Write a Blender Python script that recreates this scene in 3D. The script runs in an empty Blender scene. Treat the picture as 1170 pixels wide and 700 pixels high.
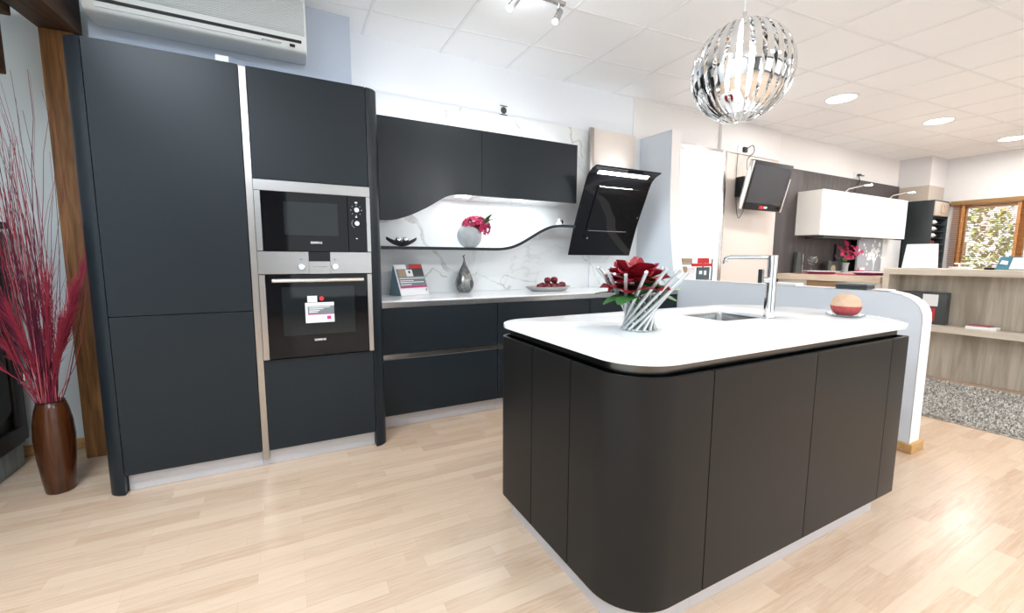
import bpy, bmesh, math, random
from mathutils import Vector, Matrix
random.seed(7)
SC = bpy.context.scene
COL = SC.collection
PI = math.pi

# ------------------------------------------------------------------ materials
def _p(m):
    return m.node_tree.nodes['Principled BSDF']

def mat(name, col, rough=.5, metal=0., spec=.5, emit=None, es=0., alpha=None, trans=0., ior=1.45, coat=0.):
    m = bpy.data.materials.new(name); m.use_nodes = True
    p = _p(m)
    p.inputs['Base Color'].default_value = (*col, 1)
    p.inputs['Roughness'].default_value = rough
    p.inputs['Metallic'].default_value = metal
    p.inputs['Specular IOR Level'].default_value = spec
    p.inputs['IOR'].default_value = ior
    p.inputs['Transmission Weight'].default_value = trans
    p.inputs['Coat Weight'].default_value = coat
    if emit:
        p.inputs['Emission Color'].default_value = (*emit, 1)
        p.inputs['Emission Strength'].default_value = es
    return m

def node(m, t, **kw):
    n = m.node_tree.nodes.new(t)
    for k, v in kw.items():
        if k in ('op',): n.operation = v
        else: setattr(n, k, v)
    return n

def link(m, a, b): m.node_tree.links.new(a, b)

def coords(m, scale=(1, 1, 1), rot=(0, 0, 0), loc=(0, 0, 0)):
    tc = node(m, 'ShaderNodeTexCoord'); mp = node(m, 'ShaderNodeMapping')
    mp.inputs['Scale'].default_value = scale; mp.inputs['Rotation'].default_value = rot; mp.inputs['Location'].default_value = loc
    link(m, tc.outputs['Object'], mp.inputs['Vector'])
    return mp.outputs['Vector']

def ramp(m, src, stops):
    r = node(m, 'ShaderNodeValToRGB')
    e = r.color_ramp.elements
    while len(e) < len(stops): e.new(.5)
    for k, (pos, c) in enumerate(stops):
        e[k].position = pos; e[k].color = (*c, 1)
    link(m, src, r.inputs['Fac'])
    return r.outputs['Color']

def noise(m, vec, scale=5, detail=4, rough=.55, dist=0.):
    n = node(m, 'ShaderNodeTexNoise')
    n.inputs['Scale'].default_value = scale; n.inputs['Detail'].default_value = detail
    n.inputs['Roughness'].default_value = rough; n.inputs['Distortion'].default_value = dist
    link(m, vec, n.inputs['Vector'])
    return n.outputs['Fac']

def mix(m, fac, a, b, blend='MIX'):
    n = node(m, 'ShaderNodeMix'); n.data_type = 'RGBA'; n.blend_type = blend
    for s, v in ((0, fac), (6, a), (7, b)):
        if isinstance(v, (int, float)): n.inputs[s].default_value = v
        elif isinstance(v, tuple): n.inputs[s].default_value = (*v, 1)
        else: link(m, v, n.inputs[s])
    return n.outputs[2]

def bump(m, h, strength=.1, dist=.01):
    b = node(m, 'ShaderNodeBump'); b.inputs['Strength'].default_value = strength; b.inputs['Distance'].default_value = dist
    link(m, h, b.inputs['Height']); link(m, b.outputs['Normal'], _p(m).inputs['Normal'])

def plain(name, col, rough=.5, var=.03, scale=6, **kw):
    """a paint or plastic with a trace of mottling"""
    m = mat(name, col, rough, **kw)
    n = noise(m, coords(m), scale, 3)
    c2 = tuple(max(0, c * (1 - var * 2)) for c in col)
    link(m, mix(m, n, col, c2), _p(m).inputs['Base Color'])
    return m

def brushed(name, col=(.62, .62, .61), rough=.28, stretch=(1, 60, 60), var=.12):
    m = mat(name, col, rough, 1.)
    n = noise(m, coords(m, stretch), 12, 3)
    link(m, mix(m, n, tuple(c * (1 - var) for c in col), tuple(min(1, c * (1 + var)) for c in col)), _p(m).inputs['Base Color'])
    return m

def wood(name, dark, light, stretch=(12, 12, .8), scale=3, rough=.5, fig=.0):
    m = mat(name, light, rough)
    v = coords(m, stretch)
    n = noise(m, v, scale, 6, .6, .6)
    c = ramp(m, n, [(.3, dark), (.7, light)])
    if fig:
        n2 = noise(m, coords(m, tuple(s * .35 for s in stretch)), scale, 3, .5, 1.2)
        c = mix(m, ramp(m, n2, [(.42, (0, 0, 0)), (.62, (fig,) * 3)]), c, tuple(d * .6 for d in dark))
    link(m, c, _p(m).inputs['Base Color'])
    bump(m, n, .12, .002)
    return m

M = {}
M['anthracite'] = plain('matt_anthracite', (.0125, .0175, .0220), .34, .02, 3)
M['anthracite_island'] = plain('matt_black_lacquer', (.0098, .0097, .0095), .40, .02, 3)
for k_ in ('anthracite', 'anthracite_island'): _p(M[k_]).inputs['Specular IOR Level'].default_value = .30
M['dark_steel'] = brushed('dark_brushed_steel', (.15, .145, .14), .20, (1, 1, 60))
M['sink_steel'] = brushed('satin_sink_steel', (.40, .40, .39), .24)
M['carcass'] = plain('dark_carcass', (.012, .013, .014), .5)
M['steel'] = brushed('brushed_steel', (.44, .43, .42), .27)
M['steel_v'] = brushed('brushed_steel_upright', (.48, .455, .43), .28, (60, 60, 1))
M['plinth'] = plain('plinth_aluminium', (.60, .59, .61), .36, .03, 20, metal=.35)
M['chrome'] = mat('chrome', (.74, .75, .76), .05, 1.)
M['chrome_soft'] = mat('satin_chrome', (.80, .80, .80), .22, 1.)
M['black_glass'] = mat('black_glass', (.004, .004, .005), .03, 0., .30)
M['smoke_glass'] = mat('oven_window_glass', (.009, .012, .014), .04, 0., .42)
M['black_plastic'] = plain('black_plastic', (.012, .012, .013), .35)
M['white'] = plain('white_lacquer', (.86, .87, .88), .30, .01)
M['white_plastic'] = plain('white_plastic', (.80, .83, .82), .38, .01)
M['grille'] = plain('grille_plastic', (.66, .70, .70), .45, .01)
M['paper'] = plain('white_paper', (.86, .86, .87), .6, .01)
M['glass'] = mat('clear_glass', (.97, 1., .99), .01, 0., .5, trans=1., ior=1.45)
M['wall_blue'] = plain('pale_blue_wall_paint', (.77, .83, .84), .7, .015, 2)
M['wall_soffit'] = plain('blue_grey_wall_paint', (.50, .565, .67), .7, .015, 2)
M['wall_white'] = plain('cool_white_wall_paint', (.82, .85, .89), .7, .01, 2)
M['wall_cream'] = plain('cream_white_wall_paint', (.84, .82, .81), .7, .01, 2)
M['rear_shaded'] = plain('rear_wall_shaded_grey', (.20, .20, .21), .7, .02, 2)  # dark base colour stands in for the unlit shop area behind the camera
M['wall_grey'] = plain('far_wall_paint', (.74, .73, .73), .7, .01, 2)
M['beige'] = plain('beige_cladding', (.79, .70, .635), .45, .02, 2)
M['taupe'] = plain('taupe_paint', (.55, .48, .41), .6, .02, 2)
M['partition'] = plain('pale_blue_partition_paint', (.72, .77, .83), .5, .01, 2)
M['partition_edge'] = plain('white_partition_edge', (.86, .84, .82), .5, .01, 2)
M['ceiling'] = plain('ceiling_tile', (.91, .925, .94), .8, .015, 3)
M['grid'] = plain('ceiling_runner', (.84, .855, .87), .6, .01, 3)
M['off_white_front'] = plain('cream_gloss_front', (.78, .77, .73), .25, .01)
M['oak_block'] = wood('oak_skirting', (.45, .25, .09), (.60, .36, .14), (1, 6, 6), 6, .5)

def floor_mat():
    m = mat('beech_strip_floor', (.6, .43, .28), .24, 0., .5)
    v = coords(m)
    b = node(m, 'ShaderNodeTexBrick'); link(m, v, b.inputs['Vector'])
    b.offset = .37; b.offset_frequency = 2; b.squash = 1.35; b.squash_frequency = 3
    b.inputs['Scale'].default_value = 1.; b.inputs['Brick Width'].default_value = .43; b.inputs['Row Height'].default_value = .0665
    b.inputs['Mortar Size'].default_value = .0007; b.inputs['Mortar Smooth'].default_value = .1; b.inputs['Bias'].default_value = 0.
    b.inputs['Color1'].default_value = (.655, .490, .355, 1); b.inputs['Color2'].default_value = (.515, .352, .238, 1)
    b.inputs['Mortar'].default_value = (.47, .33, .22, 1)
    n = noise(m, coords(m, (1.6, 26, 1)), 3.5, 6, .6, .8)
    c = mix(m, ramp(m, n, [(.36, (0, 0, 0)), (.68, (.62,) * 3)]), b.outputs['Color'], (.66, .51, .385))
    n2 = noise(m, coords(m, (1.1, 12, 1), (0, 0, 0), (3, 5, 0)), 2.2, 4, .5, 2.)
    c = mix(m, ramp(m, n2, [(.52, (0, 0, 0)), (.74, (.34,) * 3)]), c, (.54, .375, .255))
    link(m, c, _p(m).inputs['Base Color'])
    return m
M['floor'] = floor_mat()

def marble(name, vein=1., base=(.86, .88, .88), grey=(.36, .36, .36), loc=(0, 0, 0)):
    m = mat(name, base, .16, 0., .5)
    v = coords(m, (1, 1, 1), (.5, .35, .8), loc)
    n = noise(m, v, 1.15, 7, .62, 1.1)
    a = node(m, 'ShaderNodeMath', op='SUBTRACT'); link(m, n, a.inputs[0]); a.inputs[1].default_value = .5
    ab = node(m, 'ShaderNodeMath', op='ABSOLUTE'); link(m, a.outputs[0], ab.inputs[0])
    f = ramp(m, ab.outputs[0], [(.0, (.75 * vein,) * 3), (.007, (.42 * vein,) * 3), (.022, (0, 0, 0))])
    patch = ramp(m, noise(m, v, .9, 2), [(.47, (0, 0, 0)), (.58, (1, 1, 1))])
    f = mix(m, 1., f, patch, 'MULTIPLY')
    c = mix(m, f, base, grey)
    n3 = noise(m, v, 2.1, 3)
    c = mix(m, ramp(m, n3, [(.48, (0, 0, 0)), (.8, (.16 * vein,) * 3)]), c, (.62, .64, .64))
    link(m, c, _p(m).inputs['Base Color'])
    return m
M['marble'] = marble('veined_white_marble', 1.)
def splash_marble():
    """white marble with a few drawn-out veins at their own places on the slab, wandering by noise"""
    m = marble('veined_splashback_marble', .30)
    base = _p(m).inputs['Base Color'].links[0].from_socket
    v = coords(m)
    nz = node(m, 'ShaderNodeTexNoise'); nz.inputs['Scale'].default_value = 7; nz.inputs['Detail'].default_value = 5; link(m, v, nz.inputs['Vector'])
    sub = node(m, 'ShaderNodeVectorMath', operation='SUBTRACT'); link(m, nz.outputs['Color'], sub.inputs[0]); sub.inputs[1].default_value = (.5, .5, .5)
    sc = node(m, 'ShaderNodeVectorMath', operation='MULTIPLY'); link(m, sub.outputs[0], sc.inputs[0]); sc.inputs[1].default_value = (.16, 0, .16)
    ad = node(m, 'ShaderNodeVectorMath', operation='ADD'); link(m, v, ad.inputs[0]); link(m, sc.outputs[0], ad.inputs[1])
    fl = node(m, 'ShaderNodeVectorMath', operation='MULTIPLY'); link(m, ad.outputs[0], fl.inputs[0]); fl.inputs[1].default_value = (1, 0, 1)
    def seg(a, b, w):
        a = Vector((a[0], 0, a[1])); b = Vector((b[0], 0, b[1])); ba = b - a
        pa = node(m, 'ShaderNodeVectorMath', operation='SUBTRACT'); link(m, fl.outputs[0], pa.inputs[0]); pa.inputs[1].default_value = a
        dt = node(m, 'ShaderNodeVectorMath', operation='DOT_PRODUCT'); link(m, pa.outputs[0], dt.inputs[0]); dt.inputs[1].default_value = ba / ba.length_squared
        cl = node(m, 'ShaderNodeClamp'); link(m, dt.outputs['Value'], cl.inputs['Value'])
        sk_ = node(m, 'ShaderNodeVectorMath', operation='SCALE'); sk_.inputs[0].default_value = ba; link(m, cl.outputs[0], sk_.inputs['Scale'])
        df = node(m, 'ShaderNodeVectorMath', operation='DISTANCE'); link(m, pa.outputs[0], df.inputs[0]); link(m, sk_.outputs[0], df.inputs[1])
        dv = node(m, 'ShaderNodeMath', op='DIVIDE'); link(m, df.outputs['Value'], dv.inputs[0]); dv.inputs[1].default_value = w
        return dv.outputs[0]
    ds = []
    for pl_, w in (([(.70, 1.72), (.814, 1.62), (.954, 1.50), (1.062, 1.33), (1.176, 1.20), (1.253, 1.08)], .016), ([(1.25, 1.08), (1.40, 1.06), (1.50, 1.09), (1.631, 1.03), (1.747, .97), (1.83, .93)], .0065), ([(1.70, .98), (1.80, 1.05), (1.90, 1.03), (2.0, .98), (2.12, 1.0)], .006),
                   ([(.98, 1.0), (1.043, 1.097), (1.10, 1.13), (1.16, 1.08), (1.22, 1.03)], .0065), ([(1.15, 2.30), (1.23, 2.42), (1.30, 2.36), (1.36, 2.48)], .010), ([(1.86, 2.48), (1.92, 2.38), (1.96, 2.25)], .010), ([(2.47, 2.46), (2.52, 2.32), (2.62, 2.36), (2.66, 2.20)], .009),
                   ([(2.62, 1.35), (2.70, 1.22), (2.84, 1.08), (2.90, .93)], .006), ([(2.99, 1.25), (2.93, 1.12), (3.05, .98)], .005)):
        for a, b in zip(pl_, pl_[1:]): ds.append(seg(a, b, w))
    cur = ds[0]
    for d in ds[1:]:
        mn = node(m, 'ShaderNodeMath', op='MINIMUM'); link(m, cur, mn.inputs[0]); link(m, d, mn.inputs[1]); cur = mn.outputs[0]
    f = ramp(m, cur, [(0., (.42,) * 3), (.55, (.50,) * 3), (.80, (.62,) * 3), (1., (0, 0, 0))])
    br = ramp(m, noise(m, v, 9, 3), [(.38, (.35,) * 3), (.58, (1, 1, 1))])
    f = mix(m, 1., f, br, 'MULTIPLY')
    link(m, mix(m, f, base, (.34, .33, .31)), _p(m).inputs['Base Color'])
    return m
M['splash'] = splash_marble()
M['worktop'] = marble('white_quartz_worktop', .5, (.88, .885, .89), (.5, .52, .54), (4, 2, 7))
M['greywood'] = wood('grey_oak', (.37, .31, .235), (.60, .54, .45), (7, 7, .55), 2.4, .5, .55)
M['greywood_top'] = wood('grey_oak_edge', (.52, .455, .365), (.66, .59, .49), (7, .6, 7), 2.4, .5, .10)
M['darkoak'] = wood('dark_brown_panel', (.040, .034, .034), (.088, .074, .072), (5, 5, .8), 2.4, .5)
M['beamwood'] = wood('old_brown_beam', (.030, .014, .006), (.125, .060, .022), (9, .6, 9), 3, .6, .3)
M['postwood'] = wood('orange_brown_post', (.13, .052, .014), (.46, .22, .075), (13, 13, .8), 3, .6, .6)
M['antique'] = wood('antique_dark_wood', (.008, .006, .005), (.026, .019, .013), (6, 6, .8), 3, .6)
M['antique_base'] = wood('blue_grey_limed_wood', (.16, .21, .22), (.36, .43, .44), (10, 10, .7), 3, .6)
M['vase_wood'] = wood('lacquered_brown_wood', (.030, .009, .003), (.090, .028, .009), (26, 26, .5), 2, .20)
M['blindwood'] = wood('orange_wood_blind', (.36, .15, .045), (.55, .26, .085), (8, .5, 8), 3, .4)
M['valance'] = wood('brown_wood_valance', (.22, .12, .045), (.34, .20, .08), (8, .5, 8), 3, .4)
M['counterwood'] = wood('pale_oak_counter', (.56, .46, .34), (.70, .60, .47), (6, .6, 6), 3, .45)
M['boxwood'] = wood('brown_box_wood', (.25, .15, .08), (.38, .25, .14), (6, 1, 6), 3, .5)
M['crimson'] = plain('crimson_dried_grass', (.34, .020, .050), .6, .3, 40)
M['crimson_pale'] = plain('faded_crimson_grass', (.56, .15, .17), .6, .25, 40)
M['crimson_dark'] = plain('dark_crimson_grass', (.12, .008, .035), .6, .25, 40)
M['rose'] = plain('dark_red_petal', (.32, .006, .020), .5, .25, 25)
M['pink'] = plain('magenta_petal', (.62, .020, .12), .55, .25, 60)
M['pink_deep'] = plain('deep_pink_petal', (.38, .010, .07), .55, .3, 60)
M['mirror_ball'] = mat('mirror_silver', (.78, .78, .78), .14, 1.)
M['leaf'] = plain('green_leaf', (.055, .19, .045), .5, .3, 30)
M['leaf_pale'] = plain('pale_green_leaf', (.25, .45, .17), .5, .3, 30)
M['fruit'] = plain('dark_red_fruit', (.22, .008, .022), .22, .4, 30)
M['red'] = plain('red_print', (.62, .03, .035), .5, .05)
M['ink'] = plain('dark_print', (.03, .035, .045), .5, .05)
M['grey_print'] = plain('grey_print', (.22, .25, .26), .5, .15, 40)
M['magenta_print'] = plain('magenta_print', (.55, .03, .20), .5, .05)
M['tan_print'] = plain('tan_print', (.45, .33, .22), .5, .1, 40)
M['blue_card'] = plain('blue_grey_card', (.20, .29, .34), .6, .05)
M['dusk'] = plain('dark_teal_print', (.08, .13, .16), .5, .1, 20)
M['teal'] = plain('teal_print', (.07, .24, .34), .5, .1, 20)
M['rods'] = plain('satin_silver_rod', (.52, .545, .545), .3, .06, 40, metal=.5)
M['silver'] = plain('hammered_silver', (.46, .46, .45), .28, .75, 70, metal=.9)
M['stone'] = plain('grey_stone_glaze', (.50, .53, .54), .45, .25, 14)
M['dishgrey'] = plain('grey_ceramic', (.46, .45, .43), .35, .15, 30)
M['cream_ball'] = plain('cream_sisal', (.68, .47, .32), .8, .18, 50)
M['red_ball'] = plain('red_sisal', (.56, .095, .10), .8, .3, 50)
M['tint_glass'] = mat('pale_green_glass', (.86, .97, .94), .03, 0., .5, trans=.85, ior=1.4)
M['tv_screen'] = mat('tv_screen', (.035, .035, .040), .16, 0., .6)
M['dark_grey'] = plain('dark_grey_plastic', (.06, .065, .065), .4, .08)
M['darkunit'] = plain('dark_green_grey_laminate', (.022, .030, .032), .4, .02)
M['lamp'] = mat('lamp_diffuser', (1, 1, 1), .5, emit=(1., .98, .95), es=14)
M['led'] = mat('led_diffuser', (1, 1, 1), .5, emit=(.93, .97, 1.), es=9)
M['bulb'] = mat('frosted_bulb', (1, 1, 1), .5, emit=(1., .97, .93), es=40)
M['litpane'] = mat('lit_window_pane', (.9, .9, .9), .4, emit=(1., .99, .97), es=1.25)
M['picture'] = plain('grey_picture_ground', (.42, .44, .50), .4, .12, 5)
M['napkin'] = plain('magenta_cloth', (.50, .03, .12), .8, .1, 30)
M['foliage'] = plain('outdoor_foliage', (.42, .52, .20), .7, .5, 6)
M['foliage_y'] = plain('yellow_outdoor_foliage', (.72, .64, .30), .7, .5, 6)
M['outwall'] = plain('ochre_outside_wall', (.72, .46, .20), .8, .1, 3)
M['ground'] = plain('pale_paving', (.6, .57, .52), .8, .1, 3)

def rug_mat():
    m = mat('grey_shag_pile', (.4, .37, .33), .95, 0., .1)
    n = noise(m, coords(m), 42, 2, .6)
    link(m, ramp(m, n, [(.33, (.26, .235, .20)), (.47, (.46, .43, .385)), (.62, (.70, .67, .62))]), _p(m).inputs['Base Color'])
    return m
M['rug'] = rug_mat()

# ------------------------------------------------------------------ geometry helpers
def B(): return bmesh.new()

def merge(bm, tmp, mtx=None):
    if mtx is not None: bmesh.ops.transform(tmp, matrix=mtx, verts=tmp.verts[:])
    me = bpy.data.meshes.new('tmp'); tmp.to_mesh(me); tmp.free()
    bm.from_mesh(me); bpy.data.meshes.remove(me)
    return bm

def box(bm, x0, x1, y0, y1, z0, z1, bev=0., seg=2, mtx=None):
    t = B(); bmesh.ops.create_cube(t, size=1)
    for v in t.verts:
        v.co = Vector(((x0 + x1) / 2 + v.co.x * (x1 - x0), (y0 + y1) / 2 + v.co.y * (y1 - y0), (z0 + z1) / 2 + v.co.z * (z1 - z0)))
    if bev: bmesh.ops.bevel(t, geom=t.edges[:], offset=bev, segments=seg, affect='EDGES', profile=.5)
    return merge(bm, t, mtx)

def prism(bm, pts, axis, a, b, bev=0., seg=2):
    """extrude a closed 2-D outline along an axis: x -> pts are (y,z), y -> (x,z), z -> (x,y)"""
    def P(p, h):
        return Vector((h, p[0], p[1])) if axis == 'x' else Vector((p[0], h, p[1])) if axis == 'y' else Vector((p[0], p[1], h))
    t = B(); v0 = [t.verts.new(P(p, a)) for p in pts]; v1 = [t.verts.new(P(p, b)) for p in pts]
    n = len(pts)
    f0 = t.faces.new(v0); f1 = t.faces.new(v1[::-1])
    for i in range(n): t.faces.new((v0[i], v1[i], v1[(i + 1) % n], v0[(i + 1) % n]))
    bmesh.ops.recalc_face_normals(t, faces=t.faces[:])
    if bev:
        es = set(f0.edges) | set(f1.edges)
        bmesh.ops.bevel(t, geom=list(es), offset=bev, segments=seg, affect='EDGES', profile=.5)
    return merge(bm, t)

def frame_of(d):
    d = Vector(d).normalized()
    u = d.cross(Vector((0, 0, 1)) if abs(d.z) < .9 else Vector((1, 0, 0))).normalized()
    return u, d.cross(u).normalized()

def tube(bm, pts, r, seg=8, caps=True):
    pts = [Vector(p) for p in pts]; rings = []
    for i, p in enumerate(pts):
        d = pts[min(i + 1, len(pts) - 1)] - pts[max(i - 1, 0)]
        if i == 0 or True: u, w = frame_of(d)
        if rings:   # keep frames from flipping
            pu = rings[-1][1]; d = d.normalized(); u = (pu - d * pu.dot(d))
            u = u.normalized() if u.length > 1e-6 else frame_of(d)[0]; w = d.cross(u)
        rr = r[i] if isinstance(r, (list, tuple)) else r
        rings.append(([bm.verts.new(p + (u * math.cos(2 * PI * k / seg) + w * math.sin(2 * PI * k / seg)) * rr) for k in range(seg)], u))
    for a, b in zip(rings, rings[1:]):
        for k in range(seg): bm.faces.new((a[0][k], a[0][(k + 1) % seg], b[0][(k + 1) % seg], b[0][k]))
    if caps:
        bm.faces.new(rings[0][0][::-1]); bm.faces.new(rings[-1][0])
    return bm

def lathe(bm, prof, c=(0, 0, 0), seg=32, mtx=None):
    t = B(); rings = []
    for r, z in prof:
        if r < 1e-6: rings.append([t.verts.new((0, 0, z))])
        else: rings.append([t.verts.new((r * math.cos(2 * PI * k / seg), r * math.sin(2 * PI * k / seg), z)) for k in range(seg)])
    for a, b in zip(rings, rings[1:]):
        for k in range(seg):
            k2 = (k + 1) % seg
            if len(a) == 1 and len(b) == 1: continue
            if len(a) == 1: t.faces.new((a[0], b[k2], b[k]))
            elif len(b) == 1: t.faces.new((a[k], a[k2], b[0]))
            else: t.faces.new((a[k], a[k2], b[k2], b[k]))
    bmesh.ops.recalc_face_normals(t, faces=t.faces[:])
    m = Matrix.Translation(c)
    if mtx is not None: m = m @ mtx
    return merge(bm, t, m)

def ball(bm, c, r, seg=20, sq=(1, 1, 1), mtx=None):
    t = B(); bmesh.ops.create_uvsphere(t, u_segments=seg, v_segments=max(6, seg // 2), radius=r)
    m = Matrix.Translation(c)
    if mtx is not None: m = m @ mtx
    return merge(bm, t, m @ Matrix.Diagonal((*sq, 1)))

def rrect(x0, x1, y0, y1, r, n=10):
    """outline, counter-clockwise from the (x0,y0) corner; r = radii at (x0,y0),(x1,y0),(x1,y1),(x0,y1)"""
    if not isinstance(r, (tuple, list)): r = (r,) * 4
    out = []
    for (cx, cy, sx, sy, a0, rr) in ((x0, y0, 1, 1, PI, r[0]), (x1, y0, -1, 1, 1.5 * PI, r[1]), (x1, y1, -1, -1, 0, r[2]), (x0, y1, 1, -1, .5 * PI, r[3])):
        if rr <= 0: out.append((cx, cy)); continue
        for k in range(n + 1):
            a = a0 + .5 * PI * k / n
            out.append((cx + sx * rr + rr * math.cos(a), cy + sy * rr + rr * math.sin(a)))
    return out

def sheet(bm, path, t, z0, z1, bev=0.):
    """a panel of thickness t standing on an open plan path, its outer face on the path (inside is on the left)"""
    n = len(path); P = [Vector((*p, 0)) for p in path]; inn = []
    for i in range(n):
        d = (P[min(i + 1, n - 1)] - P[max(i - 1, 0)]).normalized()
        inn.append(P[i] + Vector((-d.y, d.x, 0)) * t)
    prism(bm, [(p.x, p.y) for p in P] + [(p.x, p.y) for p in reversed(inn)], 'z', z0, z1, bev, 1)
    return bm

def plate_strip(bm, front, y0, y1, th):
    """a bent board: profile points (x,z) in a row, thickness th downwards along the normal, from y0 to y1"""
    P = [Vector((p[0], 0, p[1])) for p in front]; n = len(P); low = []
    for i in range(n):
        d = (P[min(i + 1, n - 1)] - P[max(i - 1, 0)]).normalized()
        low.append(P[i] + Vector((d.z, 0, -d.x)) * th)
    prism(bm, [(p.x, p.z) for p in P] + [(p.x, p.z) for p in reversed(low)], 'y', y0, y1)
    return bm

def smooth_curve(pts, n=8):
    """Catmull-Rom through 2-D points"""
    out = []
    P = [pts[0]] + list(pts) + [pts[-1]]
    for i in range(1, len(P) - 2):
        p0, p1, p2, p3 = P[i - 1], P[i], P[i + 1], P[i + 2]
        for k in range(n):
            t = k / n
            out.append(tuple(.5 * (2 * p1[j] + (p2[j] - p0[j]) * t + (2 * p0[j] - 5 * p1[j] + 4 * p2[j] - p3[j]) * t * t + (3 * p1[j] - p0[j] - 3 * p2[j] + p3[j]) * t ** 3) for j in range(len(p1))))
    out.append(tuple(pts[-1]))
    return out

def wpos(o):
    v = Vector((0, 0, 0))
    while o: v += o.location; o = o.parent
    return v

def obj(name, bm, m, parent=None, ang=35, local=False):
    """ONE mesh object; vertices are given in world coordinates unless local"""
    me = bpy.data.meshes.new(name)
    bmesh.ops.recalc_face_normals(bm, faces=bm.faces[:]) if False else None
    bm.to_mesh(me); bm.free()
    me.materials.append(M[m] if isinstance(m, str) else m)
    me.shade_smooth(); me.set_sharp_from_angle(angle=math.radians(ang))
    o = bpy.data.objects.new(name, me); COL.objects.link(o)
    if parent:
        if not local: me.transform(Matrix.Translation(-wpos(parent)))
        o.parent = parent
    return o

def rebase(o, loc):
    o.data.transform(Matrix.Translation(-Vector(loc))); o.location = loc
    return o

def tag(o, label, cat, group=None, kind=None):
    o['label'] = label; o['category'] = cat
    if group: o['group'] = group
    if kind: o['kind'] = kind
    return o

def thing(name, label, cat, loc=(0, 0, 0), group=None):
    o = bpy.data.objects.new(name, None); COL.objects.link(o)
    o.location = loc; o.empty_display_size = .1
    return tag(o, label, cat, group)

def single(name, bm, m, label, cat, loc, group=None, ang=35):
    o = obj(name, bm, m, None, ang); rebase(o, loc)
    return tag(o, label, cat, group)

def struct(name, bm, m, label=None, parent=None, ang=35):
    o = obj(name, bm, m, parent, ang)
    if not parent:
        o['kind'] = 'structure'
        o['label'] = label; o['category'] = name.split('_')[0]
    return o

def copy_tree(src, parent=None):
    c = src.copy(); COL.objects.link(c)
    if parent: c.parent = parent
    for ch in [k for k in src.children]: copy_tree(ch, c)
    return c

def text(name, body, size, loc, parent, m, rot=(PI / 2, 0, 0), depth=.0006):
    cu = bpy.data.curves.new(name, 'FONT'); cu.body = body; cu.size = size; cu.align_x = 'CENTER'; cu.align_y = 'CENTER'; cu.extrude = depth; cu.offset = size * .012
    to = bpy.data.objects.new(name, cu); me = bpy.data.meshes.new_from_object(to); bpy.data.objects.remove(to)
    me.materials.append(M[m])
    me.transform(Matrix.Translation(Vector(loc) - wpos(parent)) @ Matrix.Rotation(rot[2], 4, 'Z') @ Matrix.Rotation(rot[0], 4, 'X'))
    o = bpy.data.objects.new(name, me); COL.objects.link(o); o.parent = parent
    return o

# ------------------------------------------------------------------ the room
ZC = 2.885; YW = 3.56; XL = -1.95; XR = 9.88; YR = -4.6

bm = B(); box(bm, XL - .1, XR + .1, YR - .1, YW + .1, -.08, 0)
struct('floor', bm, 'floor', 'pale beech strip wood floor of the showroom')

bm = B(); box(bm, XL - .1, XR + .1, YR - .1, YW + .1, ZC, ZC + .08)
ceil = struct('ceiling', bm, 'ceiling', 'white tiled suspended ceiling')
bm = B()
for k in range(-3, 17):
    x = -.02 + .6054 * k
    if XL < x < XR: box(bm, x - .011, x + .011, YR, YW, ZC - .004, ZC + .001, .001, 1)
for k in range(-1, 15):
    y = 3.262 - .562 * k
    a = B(); box(a, XL - .3, XR + .3, -.011, .011, ZC - .0035, ZC + .001, .001, 1)
    merge(bm, a, Matrix.Translation((0, y, 0)) @ Matrix.Rotation(-.088, 4, 'Z'))
bmesh.ops.delete(bm, geom=[f for f in bm.faces if f.calc_center_median().y > 40], context='FACES')
struct('ceiling_grid', bm, 'grid', parent=ceil)

bm = B(); box(bm, .465, 3.30, YW, YW + .12, 0, ZC)
wb = struct('wall_back', bm, 'wall_white', 'cool white wall above the black wall cabinets')
bm = B(); box(bm, 3.30, XR + .1, YW - .006, YW + .12, 0, ZC)
struct('wall_back_cream', bm, 'wall_cream', 'cream white wall behind the pendant lamp and far kitchen')
bm = B(); box(bm, XL - .1, -.93, YW, YW + .12, 0, ZC)
wl2 = struct('wall_back_blue', bm, 'wall_blue', 'pale blue wall behind the timber post and dried grass')
bm = B(); box(bm, XL, -.93, YW - .014, YW, 0, .07, .003)
struct('baseboard_back', bm, 'oak_block', 'wooden skirting along the pale blue wall')
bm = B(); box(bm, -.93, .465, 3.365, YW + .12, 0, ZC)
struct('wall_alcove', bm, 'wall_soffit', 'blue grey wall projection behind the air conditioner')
bm = B(); box(bm, XL - .12, XL, YR, YW, 0, ZC)
struct('wall_left', bm, 'wall_blue', 'pale blue wall at the left')
# window wall on the far right, with an opening
WY0, WY1, WZ0, WZ1 = .35, 2.93, .95, 2.12
bm = B()
box(bm, XR, XR + .2, WY1, YW + .1, 0, ZC); box(bm, XR, XR + .2, YR, WY0, 0, ZC)
box(bm, XR, XR + .2, WY0, WY1, 0, WZ0); box(bm, XR, XR + .2, WY0, WY1, WZ1, ZC)
struct('wall_right', bm, 'wall_grey', 'off white far wall around the window with the wooden blind')
# shop front behind the photographer
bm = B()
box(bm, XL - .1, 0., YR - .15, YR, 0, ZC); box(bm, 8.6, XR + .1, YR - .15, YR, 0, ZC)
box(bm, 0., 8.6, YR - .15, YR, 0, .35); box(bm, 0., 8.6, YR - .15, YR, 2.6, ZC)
struct('wall_rear', bm, 'rear_shaded', 'shop front wall behind the photographer')
bm = B()
for x in (0., 2.15, 4.3, 6.45, 8.6): box(bm, x - .04, x + .04, YR - .12, YR - .04, .35, 2.6, .005)
for z in (.35, 2.6): box(bm, 0., 8.6, YR - .12, YR - .04, z - .04, z + .04, .005)
struct('window_3', bm, 'white', 'shop front glazing frame behind the photographer')

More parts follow.
